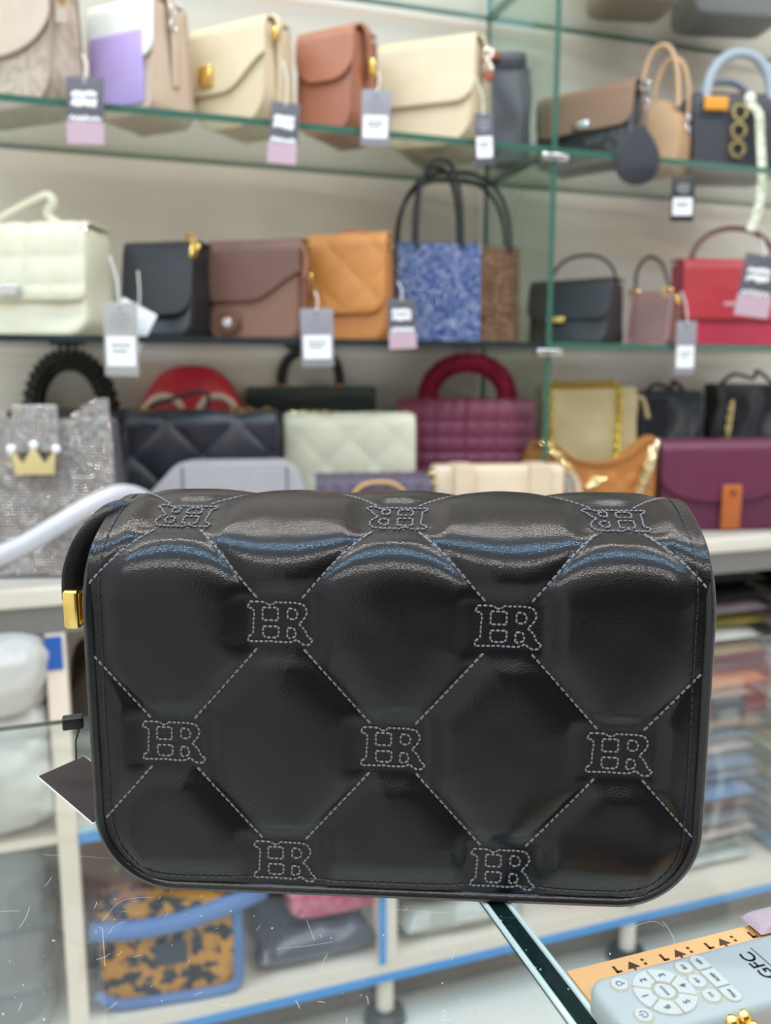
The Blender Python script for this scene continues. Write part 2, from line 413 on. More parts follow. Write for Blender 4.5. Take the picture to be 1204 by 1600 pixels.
def lattice(x, s):
    """distance to the nearest quilting seam, and distance outside the nearest monogram field"""
    u, v = (x-LX0)/PX, (s-LS0)/PZ            # monograms at integer (i,j) with i+j odd
    a, b = u+v, u-v                          # seams at a, b odd
    k = 1/math.sqrt(1/PX**2+1/PZ**2)
    da = abs(((a-1) % 2) - (2 if ((a-1) % 2) > 1 else 0))*k
    db = abs(((b-1) % 2) - (2 if ((b-1) % 2) > 1 else 0))*k
    best = 9
    for j in (math.floor(v), math.floor(v)+1):
        i0 = round((u-(1-j % 2))/2)*2+(1-j % 2)
        dx = max(0, abs((u-i0))*PX-.0125); dz = max(0, abs((v-j))*PZ-.0092)
        best = min(best, math.hypot(dx, dz))
    return min(da, db), best
def quilt(x, s):
    d, m = lattice(x, s)
    e = halfw(s)-abs(x); e = min(e, s) if s < .05 else e
    dd = min(d, m)
    h = .0050*(1-math.exp(-dd/.0058))
    h *= .06+.94*smooth(m/.011)
    h *= 1-.4*smooth((s-SB-.01)/.03)
    h *= smooth((e-.001)/.016)*.85+.15*smooth(e/.004)
    # light creases beside the seams
    h += .00025*noise.noise(Vector((x*70, s*70, 1.3)))*smooth(d/.01)
    return h
def on_bag(x, s, lift=0.0):
    y, z, t = prof(s); h = quilt(x, s)+lift
    return Vector((x, y-math.cos(t)*h, z+math.sin(t)*h))
BZ = .0035
cr_ = Vector((ca, -sa, 0)); cf_ = Vector((sa, ca, 0))
hb = thing('handbag', 'black quilted leather flap bag with stitched monograms standing on the glass counter', 'handbag',
           Vector((0, 0, ZCT+BZ)) + cr_*.0024 + cf_*.3215, -YAW-R(3.7)); hb.scale = (.967, .967, .967)
NU, NV = 230, 250
ss = [SMAX*(j/NV) for j in range(NV+1)]
ss = [.0006+(SMAX-.0006)*(j/NV)**1.0 for j in range(NV+1)]
mb = MB()
for s in ss:
    for i in range(NU+1): mb.v.append(tuple(on_bag(halfw(s)*(2*i/NU-1), s)))
mb.f = [(j*(NU+1)+i, j*(NU+1)+i+1, (j+1)*(NU+1)+i+1, (j+1)*(NU+1)+i) for j in range(NV) for i in range(NU)]
flap = build('quilted_flap', mb, BLK, hb, True, False)
# inner body with its gussets
BD = .088
def ztop(y):
    best = _prof[0][1]
    for (py, pz) in _prof:
        if py <= y: best = pz
    return min(best, max(p[1] for p in _prof))
rg = []
for k in range(15):
    f = k/14; y = .0012+(BD-.0012)*f
    hw = BW/2-.003-.006*math.sin(f*math.pi)**.8; zt = ztop(y)-.003
    if y > .075: zt = ztop(.07)-.003-.012*((y-.075)/(BD-.075))**2
    zt = max(zt, .10); crr = .031; pts = []
    for q in range(9): t = R(180+90*q/8); pts.append(Vector((-hw+crr+crr*math.cos(t), y, .002+crr+crr*math.sin(t))))
    for q in range(9): t = R(270+90*q/8); pts.append(Vector((hw-crr+crr*math.cos(t), y, .002+crr+crr*math.sin(t))))
    pts += [Vector((hw, y, zt-.01)), Vector((hw-.004, y, zt)), Vector((-hw+.004, y, zt)), Vector((-hw, y, zt-.01))]
    rg.append(pts)
build('body', MB().rings(rg), BLK2, hb)
# bound edge that runs down one side, along the bottom and up the other
edge = []
sm = SB+PZ+.022
for k in range(60): s = sm-(sm-CR_)*k/60; edge.append((-BW/2, s))
for k in range(25): t = R(180+90*k/24); edge.append((-BW/2+CR_+CR_*math.cos(t), CR_+CR_*math.sin(t)))
for k in range(30): edge.append((-BW/2+CR_+(BW-2*CR_)*(k+.5)/30, 0))
for k in range(25): t = R(270+90*k/24); edge.append((BW/2-CR_+CR_*math.cos(t), CR_+CR_*math.sin(t)))
for k in range(61): s = CR_+(sm-CR_)*k/60; edge.append((BW/2, s))
def edge_pt(x, s, out=0):
    y, z, t = prof(s); q = .0026*smooth((s-SB)/.03); return Vector((x*(1-.006*smooth((s-SB)/.03)), y+math.cos(t)*q, z-math.sin(t)*q))
build('edge_binding', MB().tube([edge_pt(x, s)+Vector((0, .0012, 0)) for x, s in edge], .0030, 10, up=(0, 1, 0), r2=.0026), BLK2, hb)
# stitches: short thread capsules on the surface
def stitch(mb, a, b, r=.00038):
    d = (b-a); L_ = d.length
    if L_ < 1e-6: return
    d.normalize(); u = d.cross(Vector((.3, 1, .2))).normalized(); w = d.cross(u)
    rg = []
    for f, q in ((0, .35), (.18, 1), (.82, 1), (1, .35)):
        p = a+d*(L_*f); rg.append([p+u*(r*q*math.cos(k*math.pi/2.5))+w*(r*q*math.sin(k*math.pi/2.5)) for k in range(5)])
    mb.rings(rg)
def sew(mb, pts, pitch=.0030, fill=.78, r=.00052, lift=.0002, jit=.00012):
    """stitches along a polyline given in (x, s)"""
    seg = [(Vector((a[0], a[1], 0)), Vector((b[0], b[1], 0))) for a, b in zip(pts[:-1], pts[1:])]
    tot = sum((b-a).length for a, b in seg); n = max(1, round(tot/pitch))
    def at(t):
        t = min(max(t, 0), tot)
        for a, b in seg:
            l = (b-a).length
            if t <= l or (a, b) is seg[-1]: return a+(b-a)*(min(1, t/l) if l else 0)
            t -= l
        return seg[-1][1]
    for k in range(n):
        a, b = at(tot*k/n), at(tot*(k+fill)/n)
        if abs(a.x) > halfw(max(a.y, 0))-.001 or a.y > SMAX-.01 or a.y < .001: continue
        j = random.uniform(-jit, jit)
        stitch(mb, on_bag(a.x+j, a.y, lift), on_bag(b.x-j, b.y+j, lift), r)
seams = MB()
for j in range(-1, 6):
    for i in range(-5, 6):
        if (i+j) % 2 == 0: continue
        for sx in (-1, 1):                    # from monogram (i,j) to (i+sx, j+1)
            x0, s0 = LX0+i*PX, LS0+j*PZ; x1, s1 = x0+sx*PX, s0+PZ
            f = .20
            pts = [(x0+(x1-x0)*t, s0+(s1-s0)*t) for t in [f+(1-2*f)*q/6 for q in range(7)]]
            pts = [p for p in pts if p[1] > -.002 and abs(p[0]) < halfw(max(p[1], 0))+.012]
            if len(pts) > 1: sew(seams, pts)
o = build('seam_stitching', seams, THREAD, hb); o['kind'] = 'stuff'
mb = MB()
ins = .0056
path = []
for x, s in edge:
    cx, cs = max(-BW/2+CR_, min(BW/2-CR_, x)), max(CR_, s)
    d = Vector((x-cx, s-cs, 0))
    n_ = d.normalized() if d.length > 1e-6 else Vector((0, 0, 0))
    path.append((x-n_.x*ins, s-n_.y*ins))
sew(mb, path, .0034, .8, .0004)
o = build('edge_stitching', mb, DTHREAD, hb); o['kind'] = 'stuff'
# the stitched monogram: outline and counters, in pixels of a 1204x926 close view
MG = [[(190,155),(320,150),(440,160),(462,196),(540,196),(560,155),(700,160),(850,160),(975,180),(1020,235),(1040,300),(1015,370),(970,430),(915,480),(960,520),(1010,575),(1030,640),(1060,690),(1115,712),(1085,785),(1000,800),(930,765),(880,715),(845,742),(770,762),(560,755),(500,744),(440,752),(300,752),(165,755),(160,690),(235,635),(245,560),(245,470),(255,380),(262,300),(235,250),(165,245),(190,155)],
      [(385,238),(500,238),(612,238),(612,335),(612,430),(500,430),(385,430),(385,335),(385,238)],
      [(385,522),(500,522),(616,522),(616,600),(616,650),(580,692),(420,692),(385,660),(385,600),(385,522)],
      [(760,250),(850,250),(895,300),(895,370),(850,415),(755,400),(750,320),(760,250)],
      [(745,545),(840,540),(865,600),(870,665),(790,700),(740,690),(745,620),(745,545)]]
MS = .0272/960
for j in range(0, 4):
    for i in range(-3, 4):
        if (i+j) % 2 == 0: continue
        cx, cs = LX0+i*PX, LS0+j*PZ
        if abs(cx) > BW/2-.012: continue
        flip = -1 if j == 3 else 1
        mm = MB()
        for loop in MG:
            pts = [(cx+flip*(x-635)*MS, max(cs-flip*(y-470)*MS, .0022)) for x, y in loop]
            cut = [0]+[k for k in range(1, len(pts)-1) if Vector((pts[k][0]-pts[k-1][0], pts[k][1]-pts[k-1][1])).angle(Vector((pts[k+1][0]-pts[k][0], pts[k+1][1]-pts[k][1])), 0) > R(32)]+[len(pts)-1]
            for a_, b_ in zip(cut[:-1], cut[1:]): sew(mm, pts[a_:b_+1], .0021, .76, .00046, .0003, .00006)
        o = build('monogram', mm, THREAD, hb); o['label'] = 'grey stitched HR monogram' + (' upside down on the top' if flip < 0 else '')
# strap tab with gold buckles at the left gusset
xl = -BW/2
strap = spline([(xl+.010, .040, .160), (xl+.001, .030, .160), (xl-.007, .022, .151), (xl-.0115, .017, .138), (xl-.0122, .016, .125)], 8)
build('strap', MB().tube(strap, .0022, 8, r2=.0060, up=(1, 0, 0)), BLK2, hb)
g1 = MB().rbox((xl-.0160, .010, .1125), (xl-.0085, .022, .1300), .0018)
build('gold_buckle', g1, GOLD, hb)
g2 = MB().rbox((xl-.0068, .011, .1130), (xl-.0030, .021, .1290), .0012)
build('gold_buckle', g2, GOLD, hb)
build('side_ring', MB().torus((xl-.0005, .012, .136), .0038, .0008, 'y'), plain('dark_metal_ring', '#6a6a70', .25, 1), hb)

# its price tag, on a string with a plastic clip
p0 = on_fwd(58, 1213, .384); e1 = on_fwd(133, 1180, .402)-p0; e2 = on_fwd(140, 1283, .358)-p0
e1n = e1.normalized(); e2 = (e2-e1n*e2.dot(e1n)); e2n = e2.normalized(); nn = e1n.cross(e2n)
tg = thing('price_tag', 'dark brown card tag with white edge hanging at left of the black bag', 'price tag', p0)
def slab(o0, a, b, n_): return MB().add([o0, o0+a, o0+a+b, o0+b, o0+n_, o0+a+n_, o0+a+b+n_, o0+b+n_], [(3,2,1,0),(4,5,6,7),(0,1,5,4),(1,2,6,5),(2,3,7,6),(3,0,4,7)])
sgn = -1 if nn.dot(p0-Vector((0, 0, ZC))) > 0 else 1
Z_ = Vector((0, 0, 0))
L1, L2 = e1.length*.98, e2.length*1.06
build('card', slab(Z_, e1n*L1, e2n*L2, nn*-.0006*sgn), plain('white_card_edge', '#dcdcda', .5), tg, False)
build('printed_face', slab(e1n*.0004+e2n*.0004+nn*.00003*sgn, e1n*(L1-.0008), e2n*(L2-.0012), nn*.0002*sgn), plain('dark_brown_print', '#2c2525', .45, 0, .25), tg, False)
cl = on_fwd(114, 1128, .385)-p0
build('clip', MB().rbox(cl-Vector((.0046, .003, .0028)), cl+Vector((.0046, .003, .0028)), .0008), BLACKM, tg)
st = on_fwd(119, 1188, .382)-p0
build('string', MB().tube([cl+Vector((.003, 0, -.002)), (cl+st)/2+Vector((.0005, 0, 0)), st], .0004, 6), BLACKM, tg)

# ------------------------------------------------------------------ bag builders (front at y=0 facing -y, z up)
def body_mesh(W, D, H, cr=.03, taper=.3, top=1.0, soft=0.0, seed=0, topw=1.0, er=.006):
    lv = []
    zs = [0, .002, .005, .009] + [cr*k/6 for k in range(2, 7)] + [cr+(H-cr-.006)*k/8 for k in range(1, 9)] + [H-.003, H-.0008, H]
    zs = sorted(set(round(z, 5) for z in zs if z >= 0))
    rg = []
    for z in zs:
        w = W
        if z < cr: w = W-2*(cr-math.sqrt(max(0, cr*cr-(cr-z)**2)))*.92
        w *= 1+(topw-1)*z/H
        f = taper*z/H; d = D*(1-f); y0 = D*f*.5
        e = 0
        if z < .006: e = .004*(1-z/.006)**2
        if z > H-.006: e = .004*(1-(H-z)/.006)**2
        w -= 2*e; d -= 2*e; y0 += e
        r = min(er, d*.45); pts = []
        hx = w/2
        for (cx, cy, a0) in ((hx-r, y0+r, 270), (hx-r, y0+d-r, 0), (-hx+r, y0+d-r, 90), (-hx+r, y0+r, 180)):
            for k in range(5):
                t = R(a0+90*k/4); pts.append(Vector((cx+r*math.cos(t), cy+r*math.sin(t), z)))
        # subdivide long front and back runs
        out = []
        for i, p in enumerate(pts):
            q = pts[(i+1) % len(pts)]; n = {9: 12, 19: 12, 4: 4, 14: 4}.get(i, 1)
            for k in range(n): out.append(p+(q-p)*(k/n))
        if soft:
            out = [p+Vector((noise.noise(p*22+Vector((seed, 0, 0)))*soft*.5, (noise.noise(p*18+Vector((seed, 3, 0)))-.15)*soft*(.3+.7*math.sin(math.pi*min(1, z/H))), 0)) for p in out]
        rg.append(out)
    return MB().rings(rg)
def front_y(D, H, taper, z): return D*taper*.5*z/H
def flap_mesh(W, D, H, drop, shape='rect', fr=.02, taper=.3, t=.004, quilt_fn=None, nu=40, nv=40, over=.002, rc=.012, backdrop=.0, topw=1.0):
    """cover that runs from the back over the top and down the front; drop is measured down from the top"""
    y1 = front_y(D, H, taper, H); dep = D*(1-taper)
    top = dep; L0 = max(top-rc, .004)
    hw = (W*topw)/2+over
    def edge_len(u):
        a = abs(u)
        if shape == 'rect':
            k = max(0, a*hw-(hw-fr)); return drop-(fr-math.sqrt(max(0, fr*fr-k*k)))
        if shape == 'round': return drop*(.50+.50*math.sqrt(max(0, 1-(a*.985)**2.6)))
        if shape == 'scoop': return drop*(.62+.38*math.cos(a*math.pi/2)**.8)
        if shape == 'point': return drop*(1-.42*a**1.3)
        if shape == 'left': return drop*(1-.5*smooth((u+.1)/1.1*.9))
        if shape == 'tab': return drop*(.62+.38*smooth((.36-a)/.18))
        return drop
    slope = Vector((0, -y1/H if H else 0, -1)).normalized()
    def P(l):
        # from the back edge forward along the top, round the corner, then down
        if l < L0: return Vector((0, y1+top-l, H+t)), Vector((0, 0, 1))
        l -= L0; arc = rc*math.pi/2
        if l < arc:
            a = l/rc; return Vector((0, y1+rc-rc*math.sin(a)-t*math.sin(a), H-rc+rc*math.cos(a)+t*math.cos(a))), Vector((0, -math.sin(a), math.cos(a)))
        l -= arc; p = Vector((0, y1-t, H-rc))+slope*l
        return p, Vector((0, slope.z, -slope.y))
    lead = L0+rc*math.pi/2-rc
    def fn(u, v):
        uu = 2*u-1; Lt = lead+edge_len(uu); l = v*Lt
        p, n_ = P(l); x = uu*(hw-.0)
        h = 0
        if quilt_fn:
            e = min(hw-abs(x), Lt-l); h = quilt_fn(x, l)*smooth(e/.008)
        return Vector((x, 0, 0))+p+n_*h
    return MB().grid(fn, nu, nv)
def solid(o, th):
    m = o.modifiers.new('thickness', 'SOLIDIFY'); m.thickness = th; m.offset = -1; return o
def q_square(p, h=.004): return lambda x, l: h*(abs(math.sin(math.pi*x/p))*abs(math.sin(math.pi*l/p)))**.45
def q_diamond(p, h=.005): return lambda x, l: h*(abs(math.sin(math.pi*(x+l)/p))*abs(math.sin(math.pi*(x-l)/p)))**.45
def q_rib(p, h=.003): return lambda x, l: h*abs(math.sin(math.pi*l/p))**.6
def q_weave(p, h=.003):
    def f(x, l):
        i, j = math.floor(x/p), math.floor(l/p); a, b = x/p-i, l/p-j
        return h*(math.sin(math.pi*a)*math.sin(math.pi*b))**.5*(1 if (i+j) % 2 else .6)
    return f
def outline(W, H, D, cr, taper, inset=.0, z1=None, y=None):
    """front outline as a path: down the left, along the bottom, up the right"""
    z1 = H if z1 is None else z1; hw = W/2-inset; pts = []
    for k in range(6): pts.append((-hw, z1-(z1-cr)*k/6))
    for k in range(9): t = R(180+90*k/8); pts.append((-hw+cr+cr*math.cos(t), cr+cr*math.sin(t)+inset))
    for k in range(9): t = R(270+90*k/8); pts.append((hw-cr+cr*math.cos(t), cr+cr*math.sin(t)+inset))
    for k in range(1, 7): pts.append((hw, cr+(z1-cr)*k/6))
    return [Vector((x, front_y(D, H, taper, z)+(0 if y is None else y), max(z, .0015))) for x, z in pts]
def arch(x, y, z0, h, n=20, p=2.0, lean=0.0, ysp=0.0):
    pts = []
    for k in range(n+1):
        a = math.pi*k/n; c, s = math.cos(a), math.sin(a)
        pts.append(Vector((-x*math.copysign(abs(c)**(2/p), c), y+lean*s, z0+h*abs(s)**(2/p))))
    return pts
def links(root, pts, r, mat, name='chain_link', wire=.28, step=1.5, squash=.7):
    """separate chain links that share one mesh, alternately turned"""
    pts = [Vector(p) for p in pts]; out = []; acc = 0; me = None
    nxt = 0.0; k = 0
    for a, b in zip(pts[:-1], pts[1:]):
        l = (b-a).length
        while nxt <= acc+l:
            p = a+(b-a)*((nxt-acc)/l if l else 0); d = (b-a).normalized()
            if me is None:
                o = build(name, MB().torus((0, 0, 0), r, r*wire, 'y', 10, 5, squash), mat, root); me = o.data
            else:
                o = bpy.data.objects.new(name, me); C.objects.link(o); o.parent = root
            q = d.to_track_quat('Z', 'Y'); o.location = p; o.rotation_mode = 'QUATERNION'
            o.rotation_quaternion = q @ Matrix.Rotation(R(90 if k % 2 else 20), 3, 'Z').to_quaternion()
            nxt += r*step; k += 1
        acc += l
def gem_sheet(P, nx, nz, size, seed=1, tilt=.18, h=.6):
    """rows of small faceted stones; P(u,v) -> point, normal along -y"""
    rr = random.Random(seed); mb = MB()
    for j in range(nz):
        for i in range(nx):
            p = P((i+.5)/nx, (j+.5)/nz)
            if p is None: continue
            s = size*.40; ax, az = rr.gauss(0, tilt)*s, rr.gauss(0, tilt)*s
            if rr.random() < .10: ax, az = rr.uniform(-.9, .9)*s, rr.uniform(-1.6, 1.2)*s
            t = s*.45
            v = [p+Vector((-s, 0, -s)), p+Vector((s, 0, -s)), p+Vector((s, 0, s)), p+Vector((-s, 0, s))]
            q = [p+Vector((-t+ax*.3, -s*h+ax*.4, -t)), p+Vector((t, -s*h-ax*.4+az*.3, -t)), p+Vector((t, -s*h-ax*.4-az*.3, t)), p+Vector((-t, -s*h+ax*.4, t))]
            mb.add(v+q, [(0, 1, 5, 4), (1, 2, 6, 5), (2, 3, 7, 6), (3, 0, 4, 7), (4, 5, 6, 7)])
    return mb
def flap_bag(name, label, f, body, flap=None, drop=.55, shape='rect', fr=.02, cr=.03, taper=.3, quilt_fn=None, soft=0, seed=0, piping=None, cat='handbag',
             group=None, th=.003, topw=1.0, nu=40, nv=40, er=.006):
    W, D, H = f['W'], f['D'], f['H']-.004
    t = thing(name, label, cat, f['loc'], f['th'], group)
    build('body', body_mesh(W, D, H, min(cr, H*.6), taper, soft=soft, seed=seed, topw=topw, er=er), body, t)
    if drop:
        o = build('flap', flap_mesh(W, D, H, drop*H, shape, min(fr, drop*H*.9), taper, .0035, quilt_fn, nu, nv, topw=topw), flap or body, t, True, True); solid(o, th)
    if piping:
        for y_, nm in ((0, 0), (1, 1)):
            pts = outline(W, H, D, min(cr, H*.6), taper, .001)
            if y_: pts = [Vector((p.x, D-p.y, p.z)) for p in pts]
            build('piping', MB().tube(pts, .0022, 7, up=(0, 1, 0)), piping, t)
    return t, W, D, H
def clasp_ring(t, x, y, z, r, mat, w=.0022, name='clasp'):
    return build(name, MB().torus((x, y, z), r, w, 'y'), mat, t)
def plate(t, x, y, z, w, h, d, mat, name='clasp', r=.002):
    return build(name, MB().rbox((x-w/2, y-d, z-h/2), (x+w/2, y, z+h/2), r), mat, t)
def disc(t, x, y, z, r, d, mat, name='clasp'):
    return build(name, MB().rings([[Vector((x+q*math.cos(k*math.pi/10), yy, z+q*math.sin(k*math.pi/10))) for k in range(20)] for q, yy in ((r, y), (r, y-d*.6), (r*.85, y-d), (r*.3, y-d))]), mat, t)
GRP1, GRP2, GRP3 = 'bags on the upper glass shelf', 'bags on the lower glass shelf', 'bags on the display board'

# ---------- upper glass shelf, left to right
f = fit(-95, 75, -75, 1.205, -42, Z1, x2=132, ym=60)
t, W, D, H = flap_bag('shoulder_bag', 'taupe flap bag with mottled canvas front at far left of upper shelf', f, pattern('taupe_canvas', '#a89684', '#c4b4a2', 90, .5, .15, rough=.8), leather('#cdb9a6', .5),
                      .62, 'round', cr=.04, taper=.35, piping=leather('#a08c7c'), group=GRP1)
build('strap', MB().tube(spline([(W/2-.004, D*.5, H-.01), (W/2+.012, D*.35, H+.02), (W/2+.016, D*.2, H-.03), (W/2+.01, D*.2, H-.075)], 6), .004, 8, r2=.009), leather('#cdb9a6', .5), t)
plate(t, W/2+.018, D*.2, H-.04, .012, .026, .012, GOLD, 'gold_buckle')
f = fit(135, 236, -18, 1.20, -44, Z1, x2=300, ym=90)
t, W, D, H = flap_bag('shoulder_bag', 'lilac bag with white flap and beige sides on upper shelf', f, leather('#c9b29c', .5), leather('#e9eae2', .45), .52, 'rect', .02, cr=.02, taper=.25, piping=leather('#c3a892'), group=GRP1)
build('front_panel', MB().rbox((-W/2+.006, -.003, .012), (W/2-.014, .006, H*.72), .004), leather('#b8a0d4', .5), t)
build('strap', MB().tube(spline([(W/2+.001, D*.55, H*.3), (W/2+.006, D*.5, H*.7), (W/2+.004, D*.45, H+.006), (W/2-.02, D*.6, H+.018), (W/2-.05, D*.8, H+.006)], 6), .003, 8, r2=.008, up=(1, 0, 0)), leather('#c9b09a', .5), t)
for z in (.80, .93): build('silver_ring', MB().torus((W/2+.009, D*.42, H*z), .006, .0016, 'x'), SILVER, t)
f = fit(298, 412, 18, 1.20, -45, Z1, x2=458, ym=110)
t, W, D, H = flap_bag('shoulder_bag', 'cream flap bag with gold lock and curved flap on upper shelf', f, leather('#d8c4a2', .5), leather('#dcc9a8', .48), .66, 'left', cr=.045, taper=.2, piping=leather('#cdb894'), group=GRP1)
build('strap', MB().tube(spline([(W/2+.001, D*.5, H*.25), (W/2+.005, D*.45, H*.7), (W/2+.004, D*.4, H+.004), (W/2-.03, D*.6, H+.012)], 6), .003, 8, r2=.007, up=(1, 0, 0)), leather('#d9c7a6', .5), t)
plate(t, -W/2+.03, -.003, H*.52, .022, .026, .008, GOLD, 'gold_lock'); plate(t, W/2+.010, D*.3, H*.86, .008, .016, .01, GOLD, 'gold_buckle')
f = fit(462, 548, 30, 1.20, -45, Z1, x2=592, ym=120)
t, W, D, H = flap_bag('shoulder_bag', 'chestnut brown leather flap bag with gold strap ring on upper shelf', f, leather('#a36449', .4), leather('#a86a4e', .38), .50, 'rect', .035, cr=.03, taper=.25, piping=leather('#8f5540'), group=GRP1)
build('strap', MB().tube(spline([(W/2+.001, D*.55, H*.4), (W/2+.006, D*.5, H*.75), (W/2+.006, D*.4, H+.004), (W/2-.03, D*.55, H+.012)], 6), .003, 8, r2=.008, up=(1, 0, 0)), leather('#a36449', .4), t)
plate(t, W/2+.013, D*.5, H*.66, .010, .022, .01, GOLD, 'gold_buckle')
f = fit(588, 738, 44, 1.20, -38, Z1, x2=768, ym=130)
t, W, D, H = flap_bag('shoulder_bag', 'beige leather flap bag with silver strap rings on upper shelf', f, leather('#d6c2a0', .42), leather('#dac7a6', .4), .62, 'rect', .03, cr=.045, taper=.2, piping=leather('#c9b48f'), group=GRP1)
build('strap', MB().tube(spline([(W/2+.001, D*.4, H*.5), (W/2+.008, D*.4, H*.8), (W/2+.004, D*.4, H+.006), (W/2-.02, D*.55, H+.010)], 6), .003, 8, r2=.008, up=(1, 0, 0)), leather('#d9c8aa', .5), t)
for k, z in enumerate((.74, .88)): build('silver_ring', MB().torus((W/2+.013, D*.3, H*z), .007, .0018, 'y'), SILVER, t)
disc(t, W/2+.016, D*.28, H*.66, .008, .006, leather('#a0522d', .3), 'toggle')
f = fit(757, 830, 92, 1.275, -22, Z1, D=.06, ym=160)
t, W, D, H = flap_bag('hobo_bag', 'slouchy dark charcoal leather bag beside the beige flap bag', f, leather('#4c4c52', .45), None, 0, cr=.02, taper=.55, soft=.014, seed=4, group=GRP1)
build('gathered_top', body_mesh(W*.8, D*.5, .03, .01, .2, soft=.01, seed=9), leather('#4c4c52', .45), t, loc=(0, D*.25, H-.008))
plate(t, -W*.3, D*.2, H+.012, .014, .012, .01, leather('#a0522d', .4), 'strap_end')
f = fit(838, 985, 118, 1.20, -58, Z1, x2=1012, ym=180)
t, W, D, H = flap_bag('shoulder_bag', 'brown flap bag with black speckled body behind the glass upright', f, pattern('black_speckle', '#17171a', '#3b3c42', 70, .52, .06, rough=.4), leather('#8a6a54', .5), .56, 'rect', .02, cr=.02, taper=.3, piping=leather('#5c6068', .4), group=GRP1)
plate(t, .0, front_y(D, H, .3, H*.55)-.006, H*.52, .03, .014, .006, SILVER, 'silver_clasp')
build('strap', MB().tube(spline([(W/2+.002, D*.4, H*.9), (W/2+.012, D*.35, H*.75), (W/2+.012, D*.3, H*.4)], 5), .0025, 8, r2=.006, up=(1, 0, 0)), leather('#8a6a54', .5), t)
for z in (.93, .70): build('silver_ring', MB().torus((W/2+.013, D*.3, H*z), .007, .0016, 'y'), SILVER, t)
t2 = thing('leather_charm', 'round black leather charm hanging in front of the upper shelf', 'bag charm', on_Y(996, 248, 1.165), -.35)
build('pad', MB().rings([[Vector((q*(1-.14*math.sin(a))*math.cos(a), yy, q*1.15*math.sin(a)+ (.012*max(0, math.sin(a))**6 if q > .02 else 0))) for a in [k*2*math.pi/28 for k in range(28)]] for q, yy in ((.030, .004), (.034, .001), (.034, -.001), (.030, -.005), (.01, -.006))]), leather('#2c2e33', .5), t2)
build('cord', MB().tube(spline([(.0, 0, .036), (-.002, .003, .055), (-.004, .008, .078)], 5), .0016, 6), leather('#2c2e33', .5), t2)
f = fit(994, 1062, 150, 1.235, -52, Z1, x2=1078, ym=190)
W, D, H = f['W'], .07, f['H']
t = thing('dome_bag', 'tan dome shaped handbag with two tall loop handles on upper shelf', 'handbag', f['loc'], f['th'], GRP1)
TAN = leather('#cfa983', .5)
dome = [(-W/2, .02), (-W/2, H*.5)] + [(W/2*math.cos(a)*-1, H*.5+H*.5*math.sin(a)) for a in [math.pi*k/16 for k in range(1, 16)]] + [(W/2, H*.5), (W/2, .02), (W/2-.012, .002), (-W/2+.012, .002)]
rg = []
for y_, sc in ((0, .93), (.006, 1), (D-.006, 1), (D, .93)): rg.append([Vector((x*sc, y_, H/2+(z-H/2)*sc)) for x, z in dome])
build('body', MB().rings(rg), TAN, t)
for y_ in (.006, D-.006): build('piping', MB().tube([Vector((x, y_, z)) for x, z in dome], .0018, 6, closed=True, up=(0, 1, 0)), leather('#b98f68', .5), t)
for y_ in (.0, D): build('handle', MB().tube(arch(W*.43, y_, H*.86, .10, p=2.3), .0042, 8), TAN, t)
for z in (.62, .78): build('silver_ring', MB().torus((W/2+.004, D*.5, H*z), .007, .0018, 'x'), SILVER, t)
f = fit(1084, 1226, 140, 1.225, -14, Z1, D=.09, ym=200)
t, W, D, H = flap_bag('tote_bag', 'black structured handbag with pale blue grey handle and gold rings', f, leather('#2e2f35', .5), None, 0, cr=.01, taper=.2, group=GRP1)
build('top_band', MB().rbox((-W/2-.001, front_y(D, H, .2, H)-.004, H-.04), (W/2+.001, D*.9, H-.006), .003), leather('#4a4a50', .5), t)
plate(t, -W*.28, .0, H-.022, .042, .022, .004, plain('orange_patch', '#e59a2c', .5), 'orange_patch')
build('handle', MB().tube(arch(W*.36, .012, H-.012, .075, p=2.2), .0085, 10), leather('#aab4c0', .5), t)
build('handle', MB().tube(arch(W*.34, D*.8, H-.012, .05, p=2.2), .006, 10), leather('#8f99a6', .5), t)
for k, z in enumerate((H-.035, H-.065, H-.095)): clasp_ring(t, -W*.02, -.004, z, .012, PALEGOLD, .003, 'gold_ring')
t2 = thing('twilly_scarf', 'cream and green narrow scarf hanging from the black structured handbag', 'scarf', f['loc'], f['th'])
sp_ = spline([(.012, -.004, H-.02), (.026, -.012, H-.04), (.030, -.014, H*.45), (.030, -.030, -.01), (.024, -.036, -.06), (.012, -.036, -.098)], 8)
build('band', MB().tube(sp_, .0085, 10, r2=.0022, up=(1, 0, 0)), pattern('scarf_print', '#e9e6d2', '#b9c2a4', 120, .5, .08, rough=.8), t2)
build('knot', MB().sphere((.012, -.006, H-.014), .010, 10, 8, (1, .5, 1)), leather('#e9e6d2', .8), t2)
# very top shelf, seen from below through the glass
for (x0, x1, col, lab) in ((945, 1074, '#8d7462', 'brown bag on the topmost glass shelf, cut off by the picture edge'), (1085, 1240, '#55555a', 'dark grey bag on the topmost glass shelf at right')):
    f = fit(x0, x1, -60, 1.26, -12, Z0, D=.10, ym=20); f['H'] = .14
    t, W, D, H = flap_bag('shoulder_bag', lab, f, leather(col, .5), None, .5, 'rect', cr=.02, taper=.2, group='bags on the topmost shelf')

